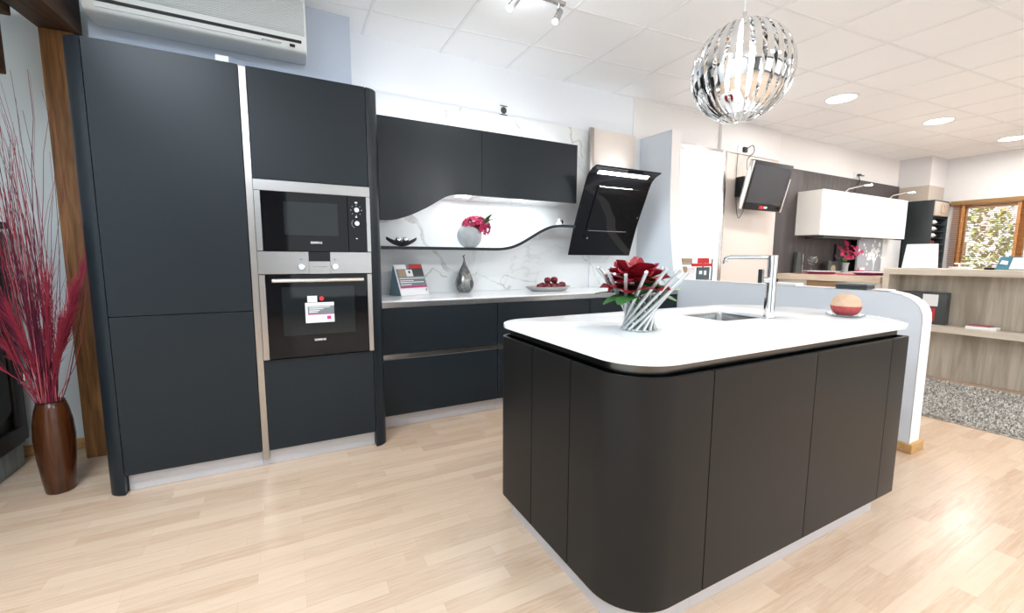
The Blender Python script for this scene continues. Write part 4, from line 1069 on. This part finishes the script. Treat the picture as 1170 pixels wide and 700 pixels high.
CT = 1.02
bc = thing('bar_counter', 'pale oak bar counter of the far kitchen beside the reception desk', 'counter', (6.4, 2.95, 0))
bm = B(); box(bm, 5.95, 6.95, 2.345, 3.524, CT - .075, CT, .003, 1); obj('slab', bm, 'counterwood', bc)
bm = B(); box(bm, 6.02, 6.90, 2.36, 3.524, .08, CT - .0755); obj('body', bm, 'off_white_front', bc)
bm = B(); box(bm, 5.99, 6.0195, 2.70, 3.14, .80, CT - .08, .002); obj('drawer', bm, 'boxwood', bc)
bm = B(); box(bm, 6.06, 6.90, 2.40, 3.524, .001, .0795); obj('plinth', bm, 'plinth', bc)
kc = thing('base_cabinet', 'far white base cabinet with pale oak top below the cream wall cabinet', 'cabinet', (7.9, 3.2, 0))
bm = B(); box(bm, 6.955, 9.24, 2.93, 3.524, CT - .075, CT, .003, 1); obj('worktop', bm, 'counterwood', kc)
bm = B(); box(bm, 6.955, 9.24, 2.97, 3.524, .08, CT - .0755); obj('carcass', bm, 'off_white_front', kc)
for k in range(3): bm = B(); box(bm, 6.96 + .76 * k, 7.715 + .76 * k, 2.948, 2.9695, .09, CT - .085, .002, 1); obj('door', bm, 'white', kc)
bm = B(); box(bm, 6.96, 9.24, 3.0, 3.52, .001, .0795); obj('plinth', bm, 'plinth', kc)

def far_plate(x, y, r, lab):
    bm = B(); lathe(bm, [(0, .002), (r * .6, .002), (r, .030), (r * 1.01, .034), (r * .97, .035), (r * .6, .008), (0, .007)], (0, 0, 0), 32)
    o = obj('dinner_plate', bm, 'white'); o.location = (x, y, CT + .0048); tag(o, lab, 'plate', 'white plates on the far counter')
def placemat(x, y, sx, sy, lab):
    bm = B(); box(bm, x - sx, x + sx, y - sy, y + sy, CT + .0006, CT + .0045, .001, 1); single('placemat', bm, 'napkin', lab, 'placemat', (x, y, CT), 'magenta placemats')
placemat(6.30, 3.13, .30, .21, 'magenta placemat under the left white plate'); far_plate(6.30, 3.13, .21, 'left white plate on the far counter, nearest the wine glass')
placemat(6.45, 2.62, .42, .20, 'magenta placemat under the right white plate'); far_plate(6.42, 2.63, .22, 'right white plate on the far counter beside the flower picture')
def wine_glass(x, y, h, lab):
    g_ = thing('wine_glass', lab, 'glass', (x, y, CT), 'wine glasses on the far counter')
    bm = B(); lathe(bm, [(0, .001), (.040, .001), (.041, .004), (.006, .009), (.0045, .012), (.0045, h * .45), (.012, h * .50), (.052, h * .60), (.070, h * .74), (.068, h * .88), (.060, h), (.057, h), (.065, h * .88), (.067, h * .74), (.049, h * .615), (.0, h * .53)], (x, y, CT), 24); obj('glass_body', bm, 'glass', g_)
wine_glass(6.58, 3.40, .235, 'wine glass in front of the dark wall, nearest the tap')
wine_glass(8.62, 3.05, .20, 'wine glass at the right end of the far counter before the picture')
bt = thing('slate_holder', 'dark upright slate stand at the left end of the far counter', 'stand', (6.42, 3.46, CT))
bm = B(); prism(bm, [(6.30, CT + .001), (6.44, CT + .001), (6.395, CT + .29), (6.33, CT + .29)], 'y', 3.46, 3.50, .003, 1); obj('slab', bm, 'dark_grey', bt)
bm = B(); box(bm, 6.44, 6.452, 3.45, 3.46, CT + .001, CT + .27); obj('edge', bm, 'chrome_soft', bt)
bm = B(); box(bm, 7.02, 7.30, 3.40, 3.43, CT + .001, CT + .165, .003)
fo = single('photo_frame', bm, 'dark_grey', 'dark photo frame standing left of the flower vase on the far counter', 'frame', (7.16, 3.41, CT))
bm = B(); ball(bm, (7.15, 3.397, CT + .06), .055, 16, (1.2, .04, .9)); obj('picture', bm, 'tan_print', fo)
fv = thing('flower_vase', 'pale grey vase holding magenta flowers on the far counter', 'vase', (7.33, 3.33, CT))
bm = B(); lathe(bm, [(0, .001), (.045, .001), (.038, .05), (.044, .12), (.052, .145), (.047, .145), (.040, .11), (0, .09)], (7.33, 3.33, CT), 24); obj('body', bm, 'stone', fv)
ff = thing('flower_bouquet', 'magenta flower bouquet in the vase under the far white cabinet', 'flowers', (7.33, 3.33, CT + .12))
rnd = random.Random(21)
for k in range(40):
    a = rnd.uniform(0, 2 * PI); e = rnd.uniform(.05, 1.45)
    rr = rnd.uniform(.12, .30); c = Vector((7.31 + rr * math.cos(a) * math.sin(e) * 1.15, 3.33 + .6 * rr * math.sin(a) * math.sin(e), CT + .20 + rr * math.cos(e) * .95))
    bm = B(); blossom(bm, c, Vector((rnd.gauss(0, .4), -.8, rnd.gauss(.4, .4))).normalized(), rnd.uniform(.026, .044)); obj('blossom', bm, 'pink', ff, 80)
for k in range(9):
    a = 2 * PI * k / 9; bm = B(); leaf(bm, (7.33, 3.33, CT + .15), a, .7 + .1 * (k % 3), .13, .06); obj('leaf', bm, 'leaf_pale' if k % 2 else 'leaf', ff, 80)
bm = B()
for k in range(6): tube(bm, [(7.33 + .006 * (k % 3 - 1), 3.33 + .006 * (k // 3), CT + .115), (7.33 + .05 * math.cos(k), 3.33 + .03 * math.sin(k), CT + .27)], .003, 5)
obj('stems', bm, 'leaf', ff)
nb = thing('napkin_bowl', 'low dark bowl with pink petals before the flower vase', 'bowl', (6.78, 2.86, CT))
bm = B(); lathe(bm, [(0, .001), (.04, .001), (.085, .03), (.09, .036), (.082, .034), (.04, .010), (0, .008)], (6.80, 2.90, CT), 24); obj('bowl_body', bm, 'dark_grey', nb)
bm = B(); rnd = random.Random(2)
for k in range(12): ball(bm, (6.80 + rnd.uniform(-.055, .055), 2.90 + rnd.uniform(-.05, .05), CT + .036 + rnd.uniform(0, .012)), .018, 8, (1, 1, .5))
obj('petals', bm, 'pink', nb)
bm = B(); lathe(bm, [(0, .001), (.035, .001), (.042, .06), (.044, .075), (.040, .075), (.036, .01), (0, .008)], (7.62, 3.25, CT), 20)
single('white_cup', bm, 'white', 'small white cup left of the flower picture on the far counter', 'cup', (7.62, 3.25, CT))
pc = thing('flower_picture', 'grey picture of white blossoms leaning below the far cabinet', 'picture', (8.25, 3.33, CT))
bm = B(); box(bm, 7.76, 8.52, 3.37, 3.395, CT + .001, 1.535, .003); obj('panel', bm, 'picture', pc)
rnd = random.Random(9)
bm = B()
for k in range(46):
    u = rnd.gauss(0, .16); x = 8.20 + u * 1.2; z = CT + .29 + rnd.gauss(0, .075) - .1 * u
    x = min(8.50, max(7.80, x)); z = min(1.50, max(CT + .10, z)); r = rnd.uniform(.015, .035)
    for j in range(5):
        a = 2 * PI * j / 5 + k; ball(bm, (x + r * .7 * math.cos(a), 3.3692, z + r * .7 * math.sin(a)), r * .55, 8, (1, .05, 1))
tube(bm, [(8.26, 3.369, CT + .02), (8.27, 3.369, CT + .12), (8.20, 3.369, CT + .26)], .010, 6); tube(bm, [(8.27, 3.369, CT + .12), (8.36, 3.369, CT + .26)], .007, 6)
obj('blossom_print', bm, 'paper', pc)
bm = B(); box(bm, 8.535, 9.22, 3.40, 3.523, CT + .001, 1.539, .002)
o = single('pale_board', bm, 'white', 'white upright board right of the flower picture below the far cabinet', 'board', (8.9, 3.45, CT))
bm = B(); box(bm, 7.40, 7.74, 3.49, 3.5225, CT + .001, 1.44, .002)
single('slate_board', bm, 'darkunit', 'dark slate board behind the magenta flowers', 'board', (7.5, 3.5, CT))

# tall dark unit with wine rack
td = thing('wine_cabinet', 'tall dark cabinet with a wine bottle rack in the far corner', 'cabinet', (9.56, 3.3, 0))
TX0, TX1, TY0, TY1 = 9.27, 9.86, 3.045, 3.52
bm = B(); box(bm, TX0, TX0 + .02, TY0 - .0, TY1 + .0, .001, 2.175, .002); box(bm, TX1 - .02, TX1, TY0, TY1, .001, 2.175, .002); box(bm, TX0 + .0205, TX1 - .0205, TY0, TY1, 2.155, 2.175); box(bm, TX0 + .0205, TX1 - .0205, TY1 - .02, TY1, .02, 2.1545)
box(bm, TX0 + .0205, TX1 - .0205, TY0 + .002, TY1 - .0205, .02, 1.15)
obj('carcass', bm, 'darkunit', td)
bm = B(); box(bm, TX0 + .022, TX1 - .022, TY0 - .015, TY1 - .021, 1.93, 2.153, .002); dw = obj('drawer', bm, 'taupe', td)
bm = B()
for k in range(20):
    a0 = 2 * PI * k / 20; a1 = 2 * PI * (k + 1) / 20
    tube(bm, [(9.565 + .075 * math.cos(a0), TY0 - .018, 2.045 + .075 * math.sin(a0)), (9.565 + .075 * math.cos(a1), TY0 - .018, 2.045 + .075 * math.sin(a1))], .008, 6)
obj('ring', bm, 'cream_ball', dw)
for k in range(7):
    z = 1.255 + k * .108
    bm = B(); box(bm, TX0 + .022, TX1 - .022, TY0 + .01, TY1 - .022, z - .012, z - .002); obj('rack_shelf', bm, 'darkunit', td)
for k in range(6):
    z = 1.255 + k * .108; y = 3.098
    t_ = ('white' if k != 2 else 'fruit')
    names_ = ('topmost', 'second from the top', 'third from the top', 'fourth from the top', 'fifth from the top', 'lowest')
    w_ = thing('wine_bottle', names_[5 - k] + ' bottle lying in the wine rack of the dark cabinet', 'bottle', (9.32, y, z), 'bottles in the wine rack')
    bm = B(); lathe(bm, [(0, 0), (.036, 0), (.038, .004), (.038, .185), (.030, .215), (.014, .25), (.0135, .30), (.0, .30)], (9.30, y, z + .0365), 16, Matrix.Rotation(PI / 2, 4, 'Y')); obj('bottle_body', bm, t_, w_)

# ------------------------------------------------------------------ window and blind
w2 = None
bm = B()
for y in (WY0 + .03, 1.62, 2.24, WY1 - .03): box(bm, XR + .05, XR + .13, y - .05, y + .05, WZ0, WZ1, .004)
for z in (WZ0 + .03, WZ1 - .03): box(bm, XR + .05, XR + .13, WY0, WY1, z - .03, z + .03, .004)
w2 = struct('window_2', bm, 'blindwood', 'far window with orange wooden frame behind the blind')
bm = B(); box(bm, XR + .085, XR + .091, WY0 + .02, WY1 - .02, WZ0 + .02, WZ1 - .02); struct('pane', bm, 'glass', parent=w2)
vb = thing('venetian_blind', 'orange wooden venetian blind hanging over the far window', 'blind', (XR - .05, 1.65, WZ1))
bm = B(); box(bm, XR - .085, XR - .002, WY0 - .05, WY1 + .085, 2.10, 2.172, .004); obj('valance', bm, 'valance', vb)
for k in range(46):
    z = 2.09 - k * .0245
    bm = B(); box(bm, -.0125, .0125, WY0 - .03, WY1 + .06, -.0012, .0012, 0, 1, Matrix.Translation((XR - .035, 0, z)) @ Matrix.Rotation(math.radians(20), 4, 'Y')); obj('slat', bm, 'blindwood', vb)
for y in (2.86, 2.25, 1.3, .5):
    bm = B(); box(bm, XR - .0505, XR - .0485, y - .018, y + .018, .975, 2.10); obj('ladder_tape', bm, 'blindwood', vb)
bm = B(); box(bm, XR - .05, XR - .02, WY0 - .03, WY1 + .06, .950, .968, .003); obj('bottom_rail', bm, 'blindwood', vb)

# garden outside
rnd = random.Random(31)
bm = B(); box(bm, 10.4, 22, -6, 9, -.12, -.02)
o = struct('ground', bm, 'ground', 'paved ground outside the window')
def bush(x, y, r, h, m, lab, n=800):
    t = thing('garden_shrub', lab, 'shrub', (x, y, -.02), 'shrubs outside the window')
    bm = B(); tube(bm, [(x, y, -.02), (x, y, h * .6)], .05, 8); obj('trunk', bm, 'boxwood', t)
    bm = B()
    for k in range(n):
        d = Vector((rnd.gauss(0, 1), rnd.gauss(0, 1), rnd.gauss(0, 1))).normalized() * rnd.uniform(.6, 1)
        c = Vector((x + d.x * r, y + d.y * r, h * .6 + d.z * h * .42)); leaf(bm, c, rnd.uniform(0, 6.28), rnd.uniform(.3, 2.4), .17, .09)
    obj('foliage', bm, m, t, 80)
bush(14.0, 4.0, .9, 2.7, 'foliage', 'green shrub seen through the left part of the blind')
bush(15.4, 1.5, 1.1, 3.0, 'foliage_y', 'yellow green shrub seen through the right part of the blind')

# ------------------------------------------------------------------ reception desk and rug
rd = thing('reception_desk', 'long grey oak reception desk with an open shelf', 'desk', (5.95, .8, 0))
DY0, DY1 = -1.2, 2.225
bm = B(); box(bm, 5.70, 6.35, DY0, DY1, 1.058, 1.122, .003, 1); obj('top', bm, 'greywood_top', rd)
bm = B(); box(bm, 5.70, 6.35, DY1 - .055, DY1, .001, 1.0575, .003, 1); obj('side_panel', bm, 'greywood_top', rd)
bm = B(); box(bm, 5.70, 5.949, DY0, DY1 - .056, .497, .556, .003, 1); obj('shelf', bm, 'greywood_top', rd)
bm = B(); box(bm, 5.95, 5.975, DY0, DY1 - .056, .001, 1.0575); obj('back_panel', bm, 'greywood', rd)

DT = 1.1225
mo = thing('white_screen', 'blank white panel standing at the left end of the reception desk', 'screen', (5.9, 1.98, DT))
bm = B(); prism(bm, [(5.83, DT + .0005), (5.848, DT + .0005), (5.908, DT + .245), (5.89, DT + .245)], 'x', 0, 1) if False else None
t = B(); quad_board(t, Vector((5.85, 2.125, DT + .002)), Vector((5.85, 1.838, DT + .002)), Vector((5.90, 1.868, DT + .252)), Vector((5.90, 2.118, DT + .252)), .012); obj('panel', t, 'white', mo)
bm = B(); box(bm, 5.86, 6.02, 1.90, 2.06, DT, DT + .008, .002); obj('foot', bm, 'white_plastic', mo)
la = thing('desk_tray', 'low white tray behind the white panel on the reception desk', 'tray', (6.05, 1.76, DT))
bm = B(); box(bm, 5.98, 6.12, 1.66, 1.80, DT, DT + .020, .004); obj('tray_body', bm, 'white', la)
bm = B(); tube(bm, [(6.05, 1.74, DT + .018), (6.05, 1.74, DT + .055)], .008, 8); tube(bm, [(6.05, 1.78, DT + .052), (6.05, 1.66, DT + .056)], .005, 8); obj('stand', bm, 'white', la)
bm = B(); box(bm, 5.80, 5.86, 1.435, 1.50, DT, DT + .022, .004)
single('card_terminal', bm, 'black_plastic', 'small black device on the reception desk left of the blue leaflet stand', 'device', (5.83, 1.47, DT))
ls = thing('leaflet_stand', 'blue and white leaflet stand on the reception desk', 'stand', (5.88, 1.30, DT))
t = B(); quad_board(t, Vector((5.82, 1.43, DT + .002)), Vector((5.82, 1.13, DT + .002)), Vector((5.87, 1.13, DT + .118)), Vector((5.87, 1.415, DT + .118)), .010); obj('board', t, 'teal', ls)
t = B(); quad_board(t, Vector((5.807, 1.345, DT + .008)), Vector((5.807, 1.235, DT + .008)), Vector((5.853, 1.230, DT + .112)), Vector((5.853, 1.335, DT + .112)), .003); obj('white_page', t, 'paper', ls)
t = B(); quad_board(t, Vector((5.825, 1.41, DT + .055)), Vector((5.825, 1.36, DT + .045)), Vector((5.838, 1.36, DT + .080)), Vector((5.838, 1.40, DT + .088)), .003); obj('bird_print', t, 'paper', ls)

ST = .5565
bi = thing('lever_binder', 'dark display box with white and red squares on the desk shelf', 'box', (5.84, 1.88, ST))
bm = B(); box(bm, 5.83, 5.92, 1.735, 2.10, ST, ST + .325, .003); obj('case', bm, 'dark_grey', bi)
bm = B(); box(bm, 5.828, 5.8298, 1.800, 1.920, ST + .185, ST + .305); obj('white_label', bm, 'paper', bi)
bm = B(); box(bm, 5.828, 5.8298, 1.815, 1.93, ST + .035, ST + .165); obj('red_label', bm, 'red', bi)
bk = thing('white_book', 'white book lying flat on the reception desk shelf', 'book', (5.83, 1.46, ST))
bm = B(); box(bm, 5.76, 5.90, 1.365, 1.565, ST, ST + .028, .002); obj('pages', bm, 'paper', bk)
bm = B(); box(bm, 5.765, 5.895, 1.40, 1.56, ST + .0285, ST + .036, .003); obj('cover', bm, 'crimson_pale', bk)

ru = thing('shag_rug', 'grey shaggy rug on the floor before the reception desk', 'rug', (5.0, .6, 0))
RX0, RX1, RY0, RY1 = 4.35, 5.67, -.60, 1.90
bm = B(); box(bm, RX0, RX1, RY0, RY1, .0008, .012, .003); obj('backing', bm, 'rug', ru)
bm = B(); rnd = random.Random(77)
for k in range(30000):
    x, y = rnd.uniform(RX0, RX1), rnd.uniform(.45, RY1)
    a = rnd.uniform(0, 6.28); l = rnd.uniform(.012, .024); h = rnd.uniform(.012, .026); w = .0045
    dx_, dy_ = math.cos(a), math.sin(a)
    v = [bm.verts.new(p) for p in ((x - dy_ * w, y + dx_ * w, .010), (x + dy_ * w, y - dx_ * w, .010), (x + dx_ * l + dy_ * w * .6, y + dy_ * l - dx_ * w * .6, .010 + h), (x + dx_ * l - dy_ * w * .6, y + dy_ * l + dx_ * w * .6, .010 + h))]
    bm.faces.new(v)
pile = obj('pile', bm, 'rug', ru); pile['kind'] = 'stuff'

# ------------------------------------------------------------------ light
def area(name, loc, rot, sx, sy, power, col=(1, 1, 1), shape='RECTANGLE'):
    l = bpy.data.lights.new(name, 'AREA'); l.shape = shape; l.size = sx; l.size_y = sy; l.energy = power; l.color = col
    o = bpy.data.objects.new(name, l); COL.objects.link(o); o.location = loc; o.rotation_euler = rot
    return o
def point(name, loc, power, col, r=.05):
    l = bpy.data.lights.new(name, 'POINT'); l.energy = power; l.color = col; l.shadow_soft_size = r
    o = bpy.data.objects.new(name, l); COL.objects.link(o); o.location = loc
    return o
def spot(name, loc, target, power, col, ang=80, r=.03):
    l = bpy.data.lights.new(name, 'SPOT'); l.energy = power; l.color = col; l.spot_size = math.radians(ang); l.spot_blend = .6; l.shadow_soft_size = r
    o = bpy.data.objects.new(name, l); COL.objects.link(o); o.location = loc
    o.rotation_euler = (Vector(target) - Vector(loc)).to_track_quat('-Z', 'Y').to_euler()
    return o
DAY = (.90, .95, 1.); WARM = (1., .93, .85)
area('shop_front_fill_light', (4.3, YR + .02, 1.5), (PI / 2, 0, PI), 8.4, 2.2, 90, DAY)  # added front fill, set just inside the unseen shop front
for (x, y) in ((-1.1, .9), (-.6, -1.6), (2.4, -1.6), (5.6, -1.2), (8.2, -.4)):  # unseen fill lights added under the ceiling, out of frame
    area('ceiling_fill_light', (x, y, ZC - .012), (0, 0, 0), 1.2, .6, 80, (.78, .89, 1.) if x < 0 else (.90, .95, 1.))
for (x, y) in ((5.20, 2.535), (7.06, 2.365), (8.94, 2.20)):
    area('downlight_glow', (x, y, ZC - .014), (0, 0, 0), .25, .25, 20, (1., .96, .92), 'DISK')
point('pendant_bulb_glow', (px, py, pz - .02), 48, (1., .97, .94), .06)
area('under_cabinet_glow', (1.55, 3.33, 1.694), (0, 0, 0), 1.4, .08, 3.5, DAY)
area('above_cabinet_glow', (1.46, 3.42, 2.215), (PI - .5, 0, 0), 1.7, .06, 2.5, DAY)
spot('track_light_glow', (1.55, 2.43, 2.66), (1.2, 3.5, 2.0), 5, DAY, 110)
spot('track_light_glow', (1.24, 2.47, 2.66), (.6, 3.2, 1.6), 6, DAY, 110)
point('track_light_spill', (1.36, 2.42, 2.70), 3.5, DAY, .04)
area('hood_light', (2.69, 2.97, 1.945), (.5, 0, 0), .55, .04, 4, DAY)
spot('chimney_light', (3.0, 3.30, 2.02), (3.0, 3.53, 2.25), 4, DAY, 100)
for x in (7.15, 8.46): spot('cabinet_lamp_glow', (x, 3.04, 2.20), (x, 3.22, 1.7), 7, WARM, 110)
s = bpy.data.lights.new('sun', 'SUN'); s.energy = 16.; s.angle = .01; s.color = (1., .95, .85)
so_ = bpy.data.objects.new('sun', s); COL.objects.link(so_); so_.rotation_euler = Vector((.62, -.25, -.75)).to_track_quat('-Z', 'Y').to_euler()
w = bpy.data.worlds.new('sky'); SC.world = w; w.use_nodes = True
bg = w.node_tree.nodes['Background']; bg.inputs['Color'].default_value = (.88, .95, 1., 1); bg.inputs['Strength'].default_value = 1.8

# ------------------------------------------------------------------ camera
f, yaw, pit, rol = 486.11, .482871, .113378, -.0042276
fw_ = Vector((math.sin(yaw) * math.cos(pit), math.cos(yaw) * math.cos(pit), -math.sin(pit)))
rt = Vector((math.cos(yaw), -math.sin(yaw), 0)); dnv = fw_.cross(rt)
r2 = rt * math.cos(rol) + dnv * math.sin(rol); d2 = -rt * math.sin(rol) + dnv * math.cos(rol)
cam = bpy.data.cameras.new('camera'); cam.sensor_fit = 'HORIZONTAL'; cam.sensor_width = 36; cam.lens = f / 1170 * 36; cam.clip_start = .02
co = bpy.data.objects.new('camera', cam); COL.objects.link(co)
mw_ = Matrix.Identity(4)
for i in range(3):
    mw_[i][0] = r2[i]; mw_[i][1] = -d2[i]; mw_[i][2] = -fw_[i]
mw_[0][3], mw_[1][3], mw_[2][3] = 0, 0, 1.213
co.matrix_world = mw_
SC.camera = co
vs = SC.view_settings
vs.view_transform = 'Standard'; vs.look = 'None'; vs.gamma = 1; vs.use_curve_mapping = False; vs.exposure = .12
